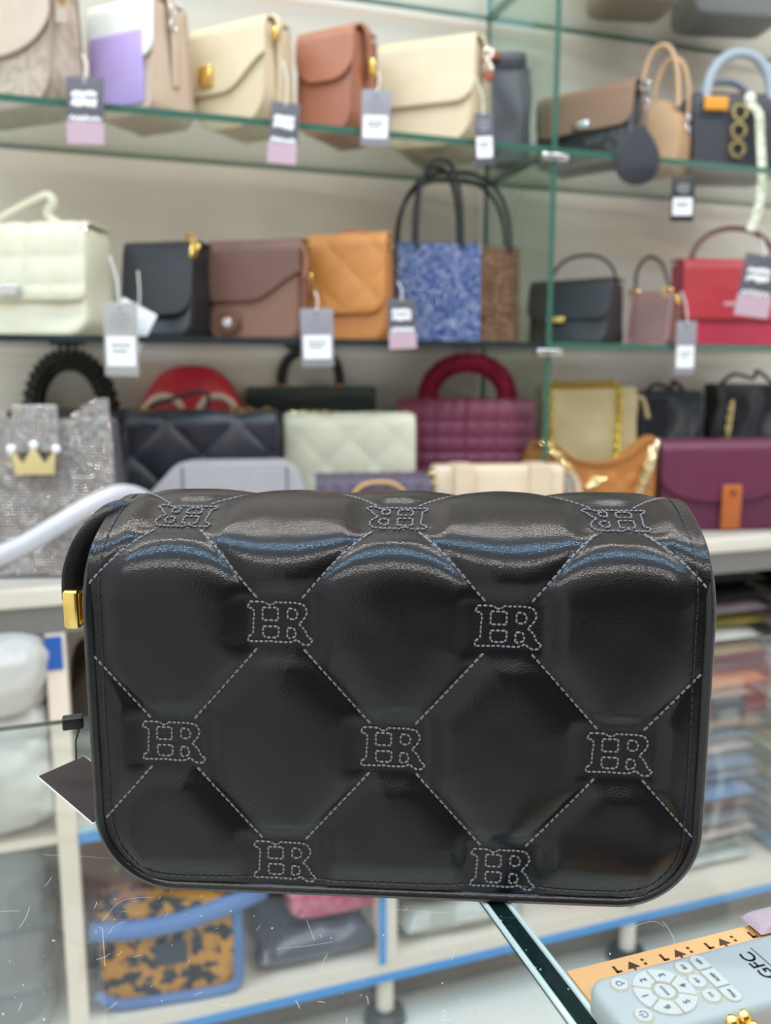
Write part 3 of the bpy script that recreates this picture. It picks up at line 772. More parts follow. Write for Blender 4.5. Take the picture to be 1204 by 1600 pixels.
# ---------- lower glass shelf, left to right
f = fit(-60, 128, 345, 1.205, -26, Z2, x2=182, ym=420)
CREAML = leather('#d9d4ba', .45)
t, W, D, H = flap_bag('quilted_handbag', 'cream square quilted handbag with short top handle on lower shelf', f, CREAML, CREAML, .68, 'rect', .012, cr=.025, taper=.3, quilt_fn=q_square(.036, .003), soft=.006, group=GRP2)
build('handle', MB().tube(spline([(-W*.36, D*.4, H), (-W*.28, D*.35, H+.016), (W*.06, D*.3, H+.040), (W*.16, D*.3, H+.044), (W*.20, D*.3, H+.034), (W*.15, D*.3, H+.018), (W*.30, D*.35, H)], 6), .0055, 8, r2=.003), CREAML, t)
plate(t, -W*.10, .0, H*.42, .032, .014, .010, SILVER, 'silver_clasp')
clasp_ring(t, W/2-.004, front_y(D, H, .3, H)-.004, H-.008, .006, SILVER, .0018, 'silver_ring')
f = fit(186, 292, 372, 1.215, -30, Z2, x2=352, ym=440)
BKL = leather('#232327', .35)
t, W, D, H = flap_bag('shoulder_bag', 'soft black leather flap bag with gold chain rings on lower shelf', f, BKL, BKL, .78, 'rect', .03, cr=.02, taper=.35, soft=.012, seed=2, group=GRP2)
links(t, spline([(W/2-.02, D*.3, H+.004), (W/2-.005, D*.2, H+.012), (W/2+.004, D*.15, H-.004), (W/2+.004, D*.1, H-.016)], 5), .0068, GOLD, step=1.6)
f = fit(326, 468, 372, 1.215, -30, Z2, x2=484, ym=440)
t, W, D, H = flap_bag('shoulder_bag', 'brown pebbled flap bag with round leather clasp on lower shelf', f, leather('#87604e', .4), leather('#6f4d42', .45, .6, 380), .60, 'left', cr=.02, taper=.25, piping=leather('#5d4037', .4), group=GRP2)
fy = front_y(D, H, .25, H*.2)
disc(t, -W*.27, fy-.006, H*.18, .017, .008, leather('#6a4638', .4), 'round_clasp'); disc(t, -W*.27, fy-.014, H*.18, .007, .003, SILVER, 'stud')
build('strap_end', MB().tube(spline([(W/2+.002, D*.2, H*.95), (W/2+.010, D*.05, H*.8), (W/2+.008, -.002, H*.62)], 5), .003, 8, r2=.009, up=(1, 0, 0)), leather('#9b6b50', .4), t)
f = fit(478, 600, 362, 1.205, -36, Z2, x2=616, ym=440)
ORG = leather('#c07c3e', .4)
t, W, D, H = flap_bag('shoulder_bag', 'orange tan leather flap bag beside the blue rhinestone tote', f, ORG, leather('#c4813f', .38), .74, 'rect', .028, cr=.022, taper=.3, quilt_fn=q_diamond(.07, .0022), group=GRP2)
links(t, [(-W*.42, -.006, H*.62), (-W*.44, -.008, H*.45), (-W*.45, -.008, H*.28)], .006, GOLD)
build('back_strap', MB().tube(spline([(-W*.45, D*.5, H), (0, D*.55, H+.009), (W*.4, D*.5, H+.001)], 6), .004, 8), leather('#b0552f', .4), t)
disc(t, W/2+.002, D*.4, H*.9, .006, .004, PALEGOLD, 'stud')
BLK3 = leather('#232326', .4)
def gem_tote(label, x0, x1, ytop, Y, th, cols, nx, nz, D, hh, seed, hx=.27):
    f = fit(x0, x1, ytop, Y, th, Z2, D=D, ym=450); W, H = f['W'], f['H']
    t = thing('rhinestone_tote', label, 'tote bag', f['loc'], f['th'], GRP2)
    build('body', body_mesh(W, D, H, .006, .25), BLK3, t)
    o = build('rhinestones', gem_sheet(lambda u, v: Vector(((u-.5)*W*.985, front_y(D, H, .25, v*H)-.0008, .002+v*(H-.004))), nx, nz, W/nx, seed), gems('rhinestone_'+str(seed), cols), t, False); o['kind'] = 'stuff'
    for y_, k in ((front_y(D, H, .25, H)-.002, 1), (D*.85, .98)):
        build('handle', MB().tube(arch(W*hx, y_, H-.012, hh*k, p=2.6, lean=.004), .0036, 8), BLK3, t)
    return t, W, D, H
gem_tote('blue rhinestone tote with tall black handles on lower shelf', 620, 752, 378, 1.215, -14, ['#3a5596', '#7690c8', '#5272bc', '#b4c4e6', '#8097d0', '#eef2fa'], 34, 38, .05, .132, 11)
gem_tote('rose gold rhinestone tote half hidden behind the blue one', 604, 813, 384, 1.30, -14, ['#9a6a4e', '#c9997a', '#b98563', '#e6c3a8', '#a8775a'], 54, 38, .05, .128, 12, .42)
f = fit(822, 948, 432, 1.215, -50, Z2, x2=978, ym=470)
t, W, D, H = flap_bag('handbag', 'black flap handbag with gold clasp and thin arched handles', f, BLK3, leather('#1d1d20', .35), .62, 'rect', .02, cr=.018, taper=.4, soft=.006, group=GRP2)
plate(t, -W*.15, front_y(D, H, .4, H*.4)-.006, H*.40, .040, .010, .005, GOLD, 'gold_clasp', .003)
build('handle', MB().tube(arch(W*.42, D*.75, H, .052, p=2.2), .0028, 8), BLK3, t)
f = fit(980, 1044, 448, 1.212, -50, Z2, x2=1066, ym=480)
BRS = leather('#7c5850', .45)
t, W, D, H = flap_bag('mini_handbag', 'small brown handbag with black arched handle beside the red bag', f, BRS, BRS, 0, cr=.012, taper=.45, piping=leather('#a07c7c', .4), group=GRP2)
build('handle', MB().tube(spline([(-W*.42, D*.3, H-.006), (-W*.48, D*.4, H+.035), (-W*.25, D*.45, H+.060), (W*.1, D*.45, H+.050), (W*.32, D*.35, H+.016), (W*.4, D*.3, H)], 6), .003, 8), leather('#2a2224', .4), t)
for x in (-W*.45, W*.38): build('gold_ring', MB().torus((x, front_y(D, H, .45, H), H-.002), .007, .0024, 'y'), GOLD, t)
build('gold_ring', MB().torus((W/2+.002, D*.5, H*.86), .008, .0022, 'x'), GOLD, t)
f = fit(1074, 1240, 406, 1.232, -12, Z2, D=.075, ym=470)
RED = leather('#b93c44', .35, .3, 500)
t, W, D, H = flap_bag('handbag', 'red flap handbag with maroon top handle on lower shelf', f, leather('#b83a50', .35), RED, .68, 'rect', .012, cr=.03, taper=.3, topw=1.06, group=GRP2)
build('handle', MB().tube(arch(W*.40, D*.5, H, .062, p=2.1), .0048, 9), leather('#7a5058', .4), t)
plate(t, -W*.06, front_y(D, H, .3, H*.5)-.0055, H*.5, .042, .006, .002, plain('pale_pink_metal', '#f0d0d4', .3, .6), 'name_plate', .001)

# ---------- display board
f = fit(10, 206, 640, 1.36, -12, ZB, D=.055, ym=700)
W, D, H = f['W'], .05, f['H']
t = thing('studded_bag', 'black bag with a beaded arch handle behind the silver rhinestone bag', 'handbag', f['loc'], f['th'], GRP3)
build('body', body_mesh(W, D, H, .02, .3), leather('#19191b', .4), t)
hp = arch(W*.30, D*.5, H-.01, .085, n=40, p=2.1)
build('handle', MB().tube(hp, .016, 10, r2=.012), leather('#19191b', .4), t)
me = None
BEAD = plain('black_bead', '#34332f', .12, .6)
def beads(t, plist, r, mat, name='bead'):
    me = None
    for p in plist:
        if me is None: o = build(name, MB().sphere((0, 0, 0), r, 8, 6), mat, t); me = o.data
        else: o = bpy.data.objects.new(name, me); C.objects.link(o); o.parent = t
        o.location = p
bl = []
for k, p in enumerate(hp[::2]):
    d = (p-Vector((0, D*.5, H-.01))).normalized()
    bl += [p+Vector((0, -.012, 0)), p+d*.009+Vector((0, -.009, 0)), p+d*.015+Vector((0, -.001, 0)), p-d*.009+Vector((0, -.009, 0))]
for j in range(4):
    for i in range(15): bl.append(Vector(((i-7)*W/15.5, front_y(D, H, .3, H-.02-j*.018)-.002, H-.016-j*.018)))
beads(t, bl, .0055, BEAD)
f = fit(-70, 184, 628, 1.135, -13, ZB, D=.10, ym=760)
W, D, H = f['W'], .085, f['H']
t = thing('rhinestone_bag', 'silver rhinestone mesh bag with gold crown emblem at left of display board', 'handbag', f['loc'], f['th'], GRP3)
build('body', body_mesh(W, D, H*.90, .008, .45, topw=.92), leather('#5c5c60', .4), t)
def scoop(u): return H*(.94+.06*abs(2*u-1)**.5*2-.06) if False else H*(.86+.16*smooth(abs(u-.52)*2.6-.15))
def gp(u, v):
    z = .004+v*H*1.02; zt = scoop(u)
    if z > zt: return None
    x = (u-.5)*W*(1-.10*v)
    return Vector((x, front_y(D, H, .45, z)-.003, z))
SG = gems('silver_rhinestone', ['#8d8a88', '#c8c4c0', '#a9a6a6', '#e4dfd8', '#9a9694', '#c9b4a4', '#b8c8cc'])
o = build('rhinestones', gem_sheet(gp, 50, 56, W/50, 5, .14), SG, t, False); o['kind'] = 'stuff'
ty_ = front_y(D, H, .45, H*.85)-.013
tb = MB().rbox((-.027, ty_, H*.72), (.029, ty_+.006, H*.985), .003)
build('tab', tb, leather('#9c9a9a', .35), t)
o = build('tab_rhinestones', gem_sheet(lambda u, v: Vector((-.026+u*.054, ty_-.0004, H*.725+v*H*.255)), 13, 16, .0042, 8, .2), SG, t, False); o['kind'] = 'stuff'
def crown(w, h):
    return [(-w, h*.0), (w, h*.0), (w*1.15, h*1.0), (w*.55, h*.45), (0, h*1.15), (-w*.55, h*.45), (-w*1.15, h*1.0)]
cy = ty_-.004
build('emblem', MB().poly([(x+.0, z+H*.60) for x, z in crown(.024, .032)], cy, cy-.006), plain('crown_gold', '#efe0a8', .2, 1), t, False)
for x, z in ((-.0276, .032), (0, .037), (.0276, .032)): build('crown_pearl', MB().sphere((x, cy-.003, H*.60+z), .006, 8, 6), plain('crown_pearl', '#f2f6f6', .1, .2), t)
f = fit(212, 384, 574, 1.37, -12, ZB, D=.05, ym=640)
W, D, H = f['W'], .05, f['H']
t = thing('round_bag', 'red dome topped bag with pale ring motifs behind the black quilted bag', 'handbag', f['loc'], f['th'], GRP3)
ov = [(W/2*math.cos(a), H*.5+H*.5*math.sin(a)) for a in [2*math.pi*k/40 for k in range(40)]]
ov = [(math.copysign(abs(math.cos(a))**.75, math.cos(a))*W/2, H*.5+H*.5*math.copysign(abs(math.sin(a))**.9, math.sin(a))) for a in [2*math.pi*k/40 for k in range(40)]]
build('body', MB().rings([[Vector((x*s_, y_, H/2+(z-H/2)*s_)) for x, z in ov] for y_, s_ in ((-.004, .5), (0, .9), (.006, 1), (D-.006, 1), (D, .9), (D+.003, .5))]), leather('#d42a3c', .35), t)
for x in (-W*.24, W*.24): build('ring_motif', MB().torus((x, -.004, on_Y(300, 650, 1.36).z-ZB), .030, .0058, 'y', 24), leather('#f1d9c4', .5), t)
build('zip', MB().tube([(x, D*.5, z+.001) for x, z in ov[2:19]], .0022, 6), leather('#8d1a28', .4), t)
f = fit(196, 436, 650, 1.255, -14, ZB, D=.075, ym=720)
t, W, D, H = flap_bag('quilted_handbag', 'black quilted flap bag with gold clasp in front of the red bag', f, leather('#26272e', .32), leather('#292a32', .3), .84, 'rect', .012, cr=.014, taper=.25, quilt_fn=q_diamond(.105, .008), nu=70, nv=60, group=GRP3)
plate(t, W*.10, front_y(D, H, .25, H*.5)-.010, H*.42, .034, .011, .005, GOLD, 'gold_clasp', .003)
build('handle', MB().tube(spline([(-W*.38, D*.4, H+.006), (-W*.35, D*.4, H+.018), (-W*.1, D*.4, H+.036), (W*.02, D*.4, H+.038), (W*.03, D*.4, H+.024), (-W*.0, D*.4, H+.004)], 6), .0032, 8), BLK3, t)
for x in (-.38, .22, .30, .42): clasp_ring(t, W*x, D*.3, H+.010, .006, GOLD, .002, 'gold_ring')
f = fit(387, 585, 608, 1.375, -12, ZB, D=.05, ym=640)
GRN = leather('#1f2a28', .35)
t, W, D, H = flap_bag('woven_clutch', 'dark green quilted clutch with black hoop handle under the lower shelf', f, GRN, GRN, .5, 'rect', cr=.012, taper=.2, quilt_fn=q_diamond(.02, .002), group=GRP3)
build('handle', MB().tube(arch(W*.23, D*.5, H+.012, .056, p=2.6), .0085, 9), leather('#131315', .6), t)
for x in (-.225, .225): build('handle_ring', MB().cyl((W*x, D*.5, H), (W*x, D*.5, H+.018), .006), plain('copper_ring', '#c98a4e', .25, 1), t)
f = fit(440, 652, 650, 1.245, -14, ZB, D=.07, ym=720)
IV = leather('#d6d2ba', .42)
t, W, D, H = flap_bag('quilted_handbag', 'ivory quilted handbag with gold bow clasp at middle of display board', f, IV, IV, .86, 'rect', .01, cr=.014, taper=.3, quilt_fn=q_diamond(.075, .003), group=GRP3, topw=.95)
for s_ in (-1, 1): plate(t, s_*.0115+.0, front_y(D, H, .3, H*.4)-.008, H*.46, .013, .020, .006, GOLD, 'gold_clasp', .003)
plate(t, .0, front_y(D, H, .3, H*.4)-.008, H*.46, .014, .007, .005, GOLD, 'clasp_bar', .002)
links(t, spline([(-W*.5, D*.3, H-.03), (-W*.46, D*.3, H+.004), (-W*.2, D*.4, H+.007), (-W*.1, D*.5, H+.007)], 6), .006, PALEGOLD)
f = fit(622, 832, 628, 1.268, -20, ZB, D=.075, ym=690)
BUR = leather('#7c3450', .45)
t, W, D, H = flap_bag('quilted_handbag', 'burgundy square quilted bag with fluffy red hoop handle', f, leather('#6a2842', .45), BUR, .70, 'rect', .012, cr=.014, taper=.3, quilt_fn=q_square(.026, .004), nu=84, nv=64, group=GRP3)
def fur(name, pts, r, mat, t, n=5200, L_=.007, seed=3):
    rr = random.Random(seed); mb = MB(); mb.tube(pts, r*.82, 12)
    for k in range(n):
        q = rr.random()*(len(pts)-1); i = min(int(q), len(pts)-2); p = pts[i]+(pts[i+1]-pts[i])*(q-i); d = (pts[i+1]-pts[i]).normalized()
        u = d.cross(Vector((0, 1, 0))).normalized(); w = d.cross(u); a = rr.random()*6.283
        o_ = u*math.cos(a)+w*math.sin(a); b = p+o_*r*.8; tip = p+o_*(r*.8+L_*rr.uniform(.6, 1.1))+d*rr.uniform(-.003, .003); s_ = d*.0007
        mb.add([b-s_, b+s_, tip], [(0, 1, 2)])
    o = build(name, mb, mat, t, False); return o
FURM = leather('#8c1230', .9, 0)
hp = [Vector((p.x+W*.02+p.z*.0, p.y, p.z)) for p in arch(W*.31, D*.5, H-.004, .074, n=36, p=2.2)]
fur('fur_handle', hp, .0165, FURM, t)
disc(t, .006, front_y(D, H, .3, H*.3)-.007, H*.28, .017, .007, plain('rose_gold_disc', '#dcb08a', .2, 1), 'round_clasp')
f = fit(216, 486, 724, 1.135, -12, ZB, D=.085, ym=770)
GRY = leather('#a3a0a4', .5)
W, D, H = f['W'], f['D'], f['H']
t = thing('slouch_bag', 'grey leather bag with white tube handle directly behind the black monogram bag', 'handbag', f['loc'], f['th'], GRP3)
gp_ = [(-W/2, .004), (-W/2, H*.62), (-W*.30, H*.97), (-W*.22, H), (W*.34, H), (W*.42, H*.93), (W/2, H*.6), (W/2, .004)]
build('body', MB().rings([[Vector((x*s_, y_, z*(.5+.5*s_))) for x, z in gp_] for y_, s_ in ((0, .985), (.004, 1), (D-.004, 1), (D, .985))]), GRY, t)
for x in (-W*.245, W*.36): build('seam', MB().tube([(x, -.0008, .01), (x, -.0008, H*.98)], .0014, 6), leather('#6c696e', .5), t)
q0 = on_Y(206, 772, 1.128)-f['loc']; rot = Matrix.Rotation(-f['th'], 3, 'Z')
hpts = [rot @ (on_Y(px, py, yy)-f['loc']) for px, py, yy in ((222, 778, 1.13), (205, 772, 1.118), (180, 772, 1.10), (140, 790, 1.08), (90, 820, 1.07), (40, 850, 1.07), (-10, 872, 1.075), (-60, 890, 1.08))]
build('handle', MB().tube(spline(hpts, 6), .0115, 12), plain('white_plastic_wrap', '#c4c4ca', .3), t)
build('handle_knot', MB().sphere(hpts[0], .011, 10, 8, (1.2, .8, .9)), plain('white_plastic_wrap', '#c4c4ca', .3), t)
f = fit(496, 672, 748, 1.14, -12, ZB, D=.07, ym=775)
t, W, D, H = flap_bag('woven_bag', 'plum grey woven bag with tan loop peeking above the black monogram bag', f, leather('#4c4352', .5), leather('#54495a', .5), .8, 'rect', cr=.012, taper=.2, quilt_fn=q_weave(.012, .003), nu=90, nv=60, group=GRP3)
build('tan_loop', MB().tube(spline([(-W*.24, -.008, H*.2), (-W*.23, -.012, H*.7), (-W*.10, -.010, H*.98), (W*.18, -.010, H*.98), (W*.30, -.012, H*.7), (W*.32, -.008, H*.2)], 6), .0026, 8), leather('#c9a05a', .4), t)
f = fit(680, 884, 724, 1.14, -12, ZB, D=.07, ym=770)
BEI = leather('#d9c5aa', .42)
t, W, D, H = flap_bag('shoulder_bag', 'pale beige bag with two vertical straps in front of the burgundy bag', f, BEI, None, 0, cr=.02, taper=.3, soft=.004, group=GRP3)
for x in (-W*.28, W*.30): build('strap_band', MB().rbox((x-.016, -.002, .004), (x+.016, D*.75, H+.003), .002), leather('#d3bea2', .42), t)
build('strap', MB().tube(spline([(W/2, D*.4, H*.9), (W/2+.018, D*.3, H*.8), (W/2+.030, D*.2, H*.3), (W/2+.036, D*.2, .02)], 6), .003, 8, r2=.012, up=(1, 0, 0)), leather('#cbb79c', .42), t)
build('side_zip', MB().tube(spline([(W/2+.004, D*.2, H*.85), (W/2+.012, D*.12, H*.5), (W/2+.014, D*.1, .02)], 5), .0035, 8), plain('silver_zip', '#c3d0d6', .3, .8), t)
plate(t, -W/2-.004, D*.3, H*.86, .012, .018, .012, PALEGOLD, 'ring_buckle')
f = fit(850, 1000, 600, 1.30, -12, ZB, D=.07, ym=650)
CRM = leather('#d9c493', .45)
t, W, D, H = flap_bag('shoulder_bag', 'pale yellow cream bag draped with a bright gold chain', f, CRM, CRM, 0, cr=.016, taper=.35, soft=.012, seed=6, group=GRP3)
YG = plain('yellow_gold', '#f0cf2c', .25, 1)
links(t, spline([(-W*.45, .0, H*.98), (-W*.44, -.008, H*.5), (-W*.34, -.01, H*.12), (-W*.26, -.012, -.02+.03)], 6), .0066, YG, step=1.35)
links(t, spline([(-W*.44, .006, H+.004), (0, .008, H+.003), (W*.24, .006, H+.004), (W*.26, -.004, H*.9), (W*.25, -.010, H*.4), (W*.25, -.012, H*.15)], 6), .0066, YG, step=1.35)
disc(t, -W*.2, front_y(D, H, .35, H*.3)-.006, H*.36, .021, .005, leather('#8c6f4e', .4), 'round_badge')
build('side_tab', MB().tube(spline([(W/2, D*.4, H*.92), (W/2+.014, D*.35, H*.9), (W/2+.024, D*.3, H*.76)], 5), .004, 8, r2=.006), CRM, t)
f = fit(818, 1026, 690, 1.175, -14, ZB, D=.05, ym=750)
W, D, H = f['W'], f['D'], f['H']
t = thing('hobo_bag', 'tan quilted hobo bag with pale gold chain beside the maroon saddle bag', 'handbag', f['loc'], f['th'], GRP3)
CAR = leather('#b9783c', .4)
ho = [(-W*.5, .012), (-W*.5, H*.6), (-W*.44, H*.98), (-W*.3, H*.97), (-W*.12, H*.80), (W*.1, H*.76), (W*.28, H*.84), (W*.42, H), (W*.5, H*.98), (W*.5, .012), (W*.46, .002), (-W*.46, .002)]
hos = [(p.x, p.z) for p in spline([(x, 0, z) for x, z in ho], 5, True)]
build('body', MB().rings([[Vector((x*s_, y_, max(.001, H/2+(z-H/2)*s_))) for x, z in hos] for y_, s_ in ((0, .94), (.008, .99), (D*.5, 1), (D-.008, .99), (D, .94))]), CAR, t)
qf = q_diamond(.034, .003)
build('quilted_panel', MB().grid(lambda u, v: Vector(((u-.5)*W*.90, -.002-qf((u-.5)*W*.9, v*H*.66), .006+v*H*.66)), 60, 40), CAR, t)
build('rim', MB().tube([Vector((x, -.001, z)) for x, z in [(p.x, p.z) for p in spline([(x, 0, z) for x, z in ho[2:9]], 6)]], .004, 8, r2=.0025), leather('#9c5f2c', .4), t)
links(t, spline([(W*.46, -.004, H*.97), (W*.40, -.012, H*.7), (W*.30, -.016, H*.3), (W*.22, -.016, .012)], 6), .0095, plain('pearl_gold', '#efe2b4', .2, .9), step=1.25, wire=.36)
links(t, spline([(-W*.36, -.002, H*.98), (-W*.24, -.008, H*.82), (-W*.18, -.01, H*.7)], 5), .008, PALEGOLD, step=1.4)
links(t, [(W*-.02, -.006, H*.55), (W*.08, -.006, H*.62)], .008, PALEGOLD, step=1.4)
for (x0, x1, yt, Y, lab, sd, col) in ((1000, 1100, 612, 1.33, 'small soft black bag behind the cream chain bag and maroon saddle bag', 8, '#2a2b30'), (1116, 1240, 596, 1.31, 'gathered glossy black bag with gold chain at right end of display board', 5, '#23242a')):
    f = fit(x0, x1, yt, Y, -12, ZB, D=.07, ym=650)
    t, W, D, H = flap_bag('soft_bag', lab, f, leather(col, .3), leather(col, .3), .5 if sd == 8 else 0, 'rect', cr=.02, taper=.5, soft=.03, seed=sd, group=GRP3)
    build('handle', MB().tube(spline([(-W*.35, D*.5, H-.004), (-W*.2, D*.4, H+.018), (W*.05, D*.4, H+.010), (W*.1, D*.4, H+.024), (W*.36, D*.5, H-.004)], 6), .004, 8), leather(col, .3), t)
    if sd == 5: links(t, spline([(-W*.32, -.006, H*.85), (-W*.36, -.008, H*.6), (-W*.40, -.008, H*.42)], 5), .0072, PALEGOLD, step=1.3)
    else: build('silver_clip', MB().tube(spline([(W*.1, -.006, H*.80), (W*.0, -.010, H*.66), (-W*.12, -.010, H*.62)], 5), .0036, 8), SILVER, t)
f = fit(1034, 1225, 690, 1.135, -13, ZB, D=.065, ym=750)
MAR = leather('#5e2740', .42)
t, W, D, H = flap_bag('saddle_bag', 'maroon saddle bag with curved flap and orange tan closing strap', f, MAR, leather('#642a44', .4), .66, 'round', cr=.016, taper=.25, piping=leather('#4a1c30', .4), group=GRP3)
ty = front_y(D, H, .25, H*.4)
build('closing_strap', MB().rbox((-.004, ty-.013, H*.02), (.030, ty-.006, H*.54), .003), leather('#b5622e', .4), t)
disc(t, .013, ty-.013, H*.46, .006, .003, leather('#8d4a20', .4), 'stud')

# ------------------------------------------------------------------ price tags hanging in front of the shelves
TAGD = plain('tag_grey_print', '#5a565e', .4); TAGP = plain('tag_pink_print', '#bfa2ac', .4); TAGK = plain('tag_black_print', '#26262a', .4)
def price_tag(label, xc, y0, y1, wpx, style, anchor, Y=1.17, tilt=0.0, card=TAGD):
    P = on_Y(xc, y0, Y); h = P.z-on_Y(xc, y1, Y).z; w = wpx*h/(y1-y0)*1.0
    t = thing('price_tag', label, 'price tag', P, -YAW+R(2), 'price tags on the shelves')
    t.rotation_euler = (0, R(tilt), -YAW)
    build('card', MB().rbox((-w/2, 0, -h), (w/2, .0012, 0), .0005), card, t)
    build('eyelet', MB().torus((0, -.0004, -.006), .0022, .0007, 'y'), SILVER, t)
    if style == 'pink':
        build('pink_print', MB().box((-w*.5, -.0004, -h), (w*.5, -.00005, -h*.66)), TAGP, t, False)
        mb = MB(); rr = random.Random(int(xc))
        for row, (zc, am) in enumerate(((-.26, .05), (-.38, .07), (-.62, .045))):
            x0_, x1_ = (-.34, .30) if row < 2 else (-.42, .42)
            pts = [Vector((w*(x0_+(x1_-x0_)*k/13), -.0006, h*(zc+am*(1 if k % 2 else -1)*rr.uniform(.4, 1)))) for k in range(14)]
            mb.tube(spline(pts, 3), .0017 if row < 2 else .0012, 5, r2=.0003, up=(0, 0, 1))
        build('lettering', mb, WHITE, t)
    else:
        mb = MB()
        for z, a, b in ((-.16, -.25, .25), (-.24, -.32, .3), (-.32, -.2, .22)): mb.box((w*a, -.0005, h*z-.0016), (w*b, -.00005, h*z+.0010))
        build('print_lines', mb, plain('faint_print', '#9a989c', .5), t, False)
        k = build('price_sticker', MB().box((-w*.42, -.0006, -h*.86), (w*.42, -.00005, -h*.46)), WHITE, t, False)
        mb = MB()
        for z, a, b in ((-.58, -.3, .3), (-.66, -.26, .2)): mb.box((w*a, -.0009, h*z-.0009), (w*b, -.00061, h*z+.0012))
        build('sticker_print', mb, INK, k, False)
    if anchor:
        q = Matrix.Rotation(YAW, 3, 'Z') @ (on_Y(anchor[0], anchor[1], Y+.006)-P)
        build('string', MB().tube(spline([(0, -.001, -.004), q*.5+Vector((.003, -.001, 0)), q], 5), .0010, 6), STRING, t)
    return t
price_tag('grey and pink price tag with white script hanging below the lilac bag', 132, 120, 225, 62, 'pink', (128, 85), tilt=2)
price_tag('grey and pink price tag hanging from the gold ring of the cream flap bag', 447, 160, 256, 48, 'pink', (436, 95), tilt=6)
price_tag('price tag with white sticker between the chestnut and beige flap bags', 588, 140, 228, 48, 'sticker', (590, 112), card=plain('tag_pale_print', '#8c8a90', .4), tilt=2)
price_tag('narrow price tag with white sticker hanging at the charcoal slouchy bag', 755, 176, 258, 31, 'sticker', (745, 118), tilt=-3)
price_tag('black price tag with white sticker below the tan dome bag', 1068, 278, 346, 38, 'sticker', None, card=TAGK)
t2 = bpy.data.objects[-1] if False else None
price_tag('price tag with white sticker on the cream square quilted handbag', 187, 472, 588, 54, 'sticker', (170, 400), tilt=1, card=plain('tag_pale_print2', '#a3a19c', .4))
price_tag('price tag with white sticker hanging at the orange tan flap bag', 494, 482, 573, 52, 'sticker', (492, 455), tilt=-1, card=plain('tag_pale_print', '#8c8a90', .4))
price_tag('grey and pink price tag with white script beside the blue rhinestone tote', 627, 466, 545, 44, 'pink', (622, 440), tilt=-2)
price_tag('narrow price tag with white sticker hanging from the small brown handbag', 1073, 502, 586, 32, 'sticker', (1064, 455), tilt=0, card=plain('tag_pale_print', '#8c8a90', .4))
price_tag('grey price tag with white script on the red flap handbag', 1192, 398, 496, 56, 'pink', (1186, 372), tilt=8)
# large blank white card behind the cream bag's tag
P = on_Y(222, 480, 1.19)
t = thing('white_card', 'blank white card tucked behind the tag of the cream quilted handbag', 'card', P, -YAW); t.rotation_euler = (0, R(28), -YAW)
build('card', MB().rbox((-.028, 0, -.062), (.022, .0012, .0), .0005), WHITE, t)
build('string', MB().tube(spline([(-.003, 0, -.004), (-.012, .001, .016), (-.026, .003, .040)], 5), .001, 6), STRING, t)

# ------------------------------------------------------------------ remote control on its card
def text_mesh(txt, size, depth=.00008):
    cu = bpy.data.curves.new('lettering', 'FONT'); cu.body = txt; cu.size = size; cu.extrude = depth; cu.align_x = 'CENTER'; cu.align_y = 'CENTER'
    o = bpy.data.objects.new('lettering', cu); C.objects.link(o)
    me = bpy.data.meshes.new_from_object(o.evaluated_get(bpy.context.evaluated_depsgraph_get()))
    bpy.data.objects.remove(o); bpy.data.curves.remove(cu); return me
def put_text(txt, size, loc, parent, mat, rot=math.pi/2, sx=1.0):
    me = text_mesh(txt, size); me.materials.append(mat)
    o = bpy.data.objects.new('lettering', me); C.objects.link(o); o.parent = parent; o.location = loc; o.rotation_euler = (0, 0, rot); o.scale = (sx, 1, 1); return o
cd = thing('tan_card', 'tan printed card lying under the remote control on the glass counter', 'card', (.19, .2085, ZCT))
build('sheet', MB().box((-.0385, -.0230, 0), (.075, .0337, .0012)), plain('tan_paper', '#d9a56c', .6), cd, False)
mb = MB()
for k in range(5):
    x = -.020+k*.0205; y = .0268
    mb.box((x-.0016, y, .0012), (x-.0006, y+.0036, .0014)); mb.box((x-.0016, y, .0012), (x+.0008, y+.0009, .0014))
    mb.add([(x+.0034, y+.0004, .0014), (x+.0086, y+.0004, .0014), (x+.0060, y+.0040, .0014)], [(0, 1, 2)])
    mb.box((x+.0056, y-.0006, .00121), (x+.0064, y+.0004, .0014))
    for z in (.0006, .0028): mb.box((x+.0108, y+z, .0012), (x+.0119, y+z+.0010, .0014))
for k in range(4): mb.box((-.0372, -.016+k*.009, .0012), (-.0350, -.012+k*.009, .0014))
build('print', mb, plain('brown_print', '#4a2c1c', .6), cd, False)
rm = thing('remote_control', 'white fan remote with round number pad lying on the tan card', 'remote control', (.1970, .2105, ZCT+.0013))
RW, RL, RH = .0146, .0495, .0105
def slab_round(hx, hy, z0, z1, r, n=8, edge_r=.003):
    rg = []
    for z, i_ in ((z0, edge_r*.5), (z0+edge_r*.5, 0), (z1-edge_r, 0), (z1-edge_r*.4, edge_r*.22), (z1-edge_r*.1, edge_r*.6), (z1, edge_r*1.1)):
        pts = []
        for cx, cy, a0 in ((hx-r, hy-r, 0), (-hx+r, hy-r, 90), (-hx+r, -hy+r, 180), (hx-r, -hy+r, 270)):
            for k in range(n+1):
                t_ = R(a0+90*k/n); pts.append(Vector((cx+(r-i_)*math.cos(t_), cy+(r-i_)*math.sin(t_), z)))
        rg.append(pts)
    return MB().rings(rg)
REM = plain('remote_white', '#9aa1a0', .5, 0, .25); BTN = plain('button_white', '#abb0ad', .5, 0, .25); RING = plain('button_groove', '#b4a888', .5); RINK = plain('remote_grey_ink', '#585a5c', .5)
build('body', slab_round(RL, RW, 0, RH, .007), REM, rm)
zt = RH
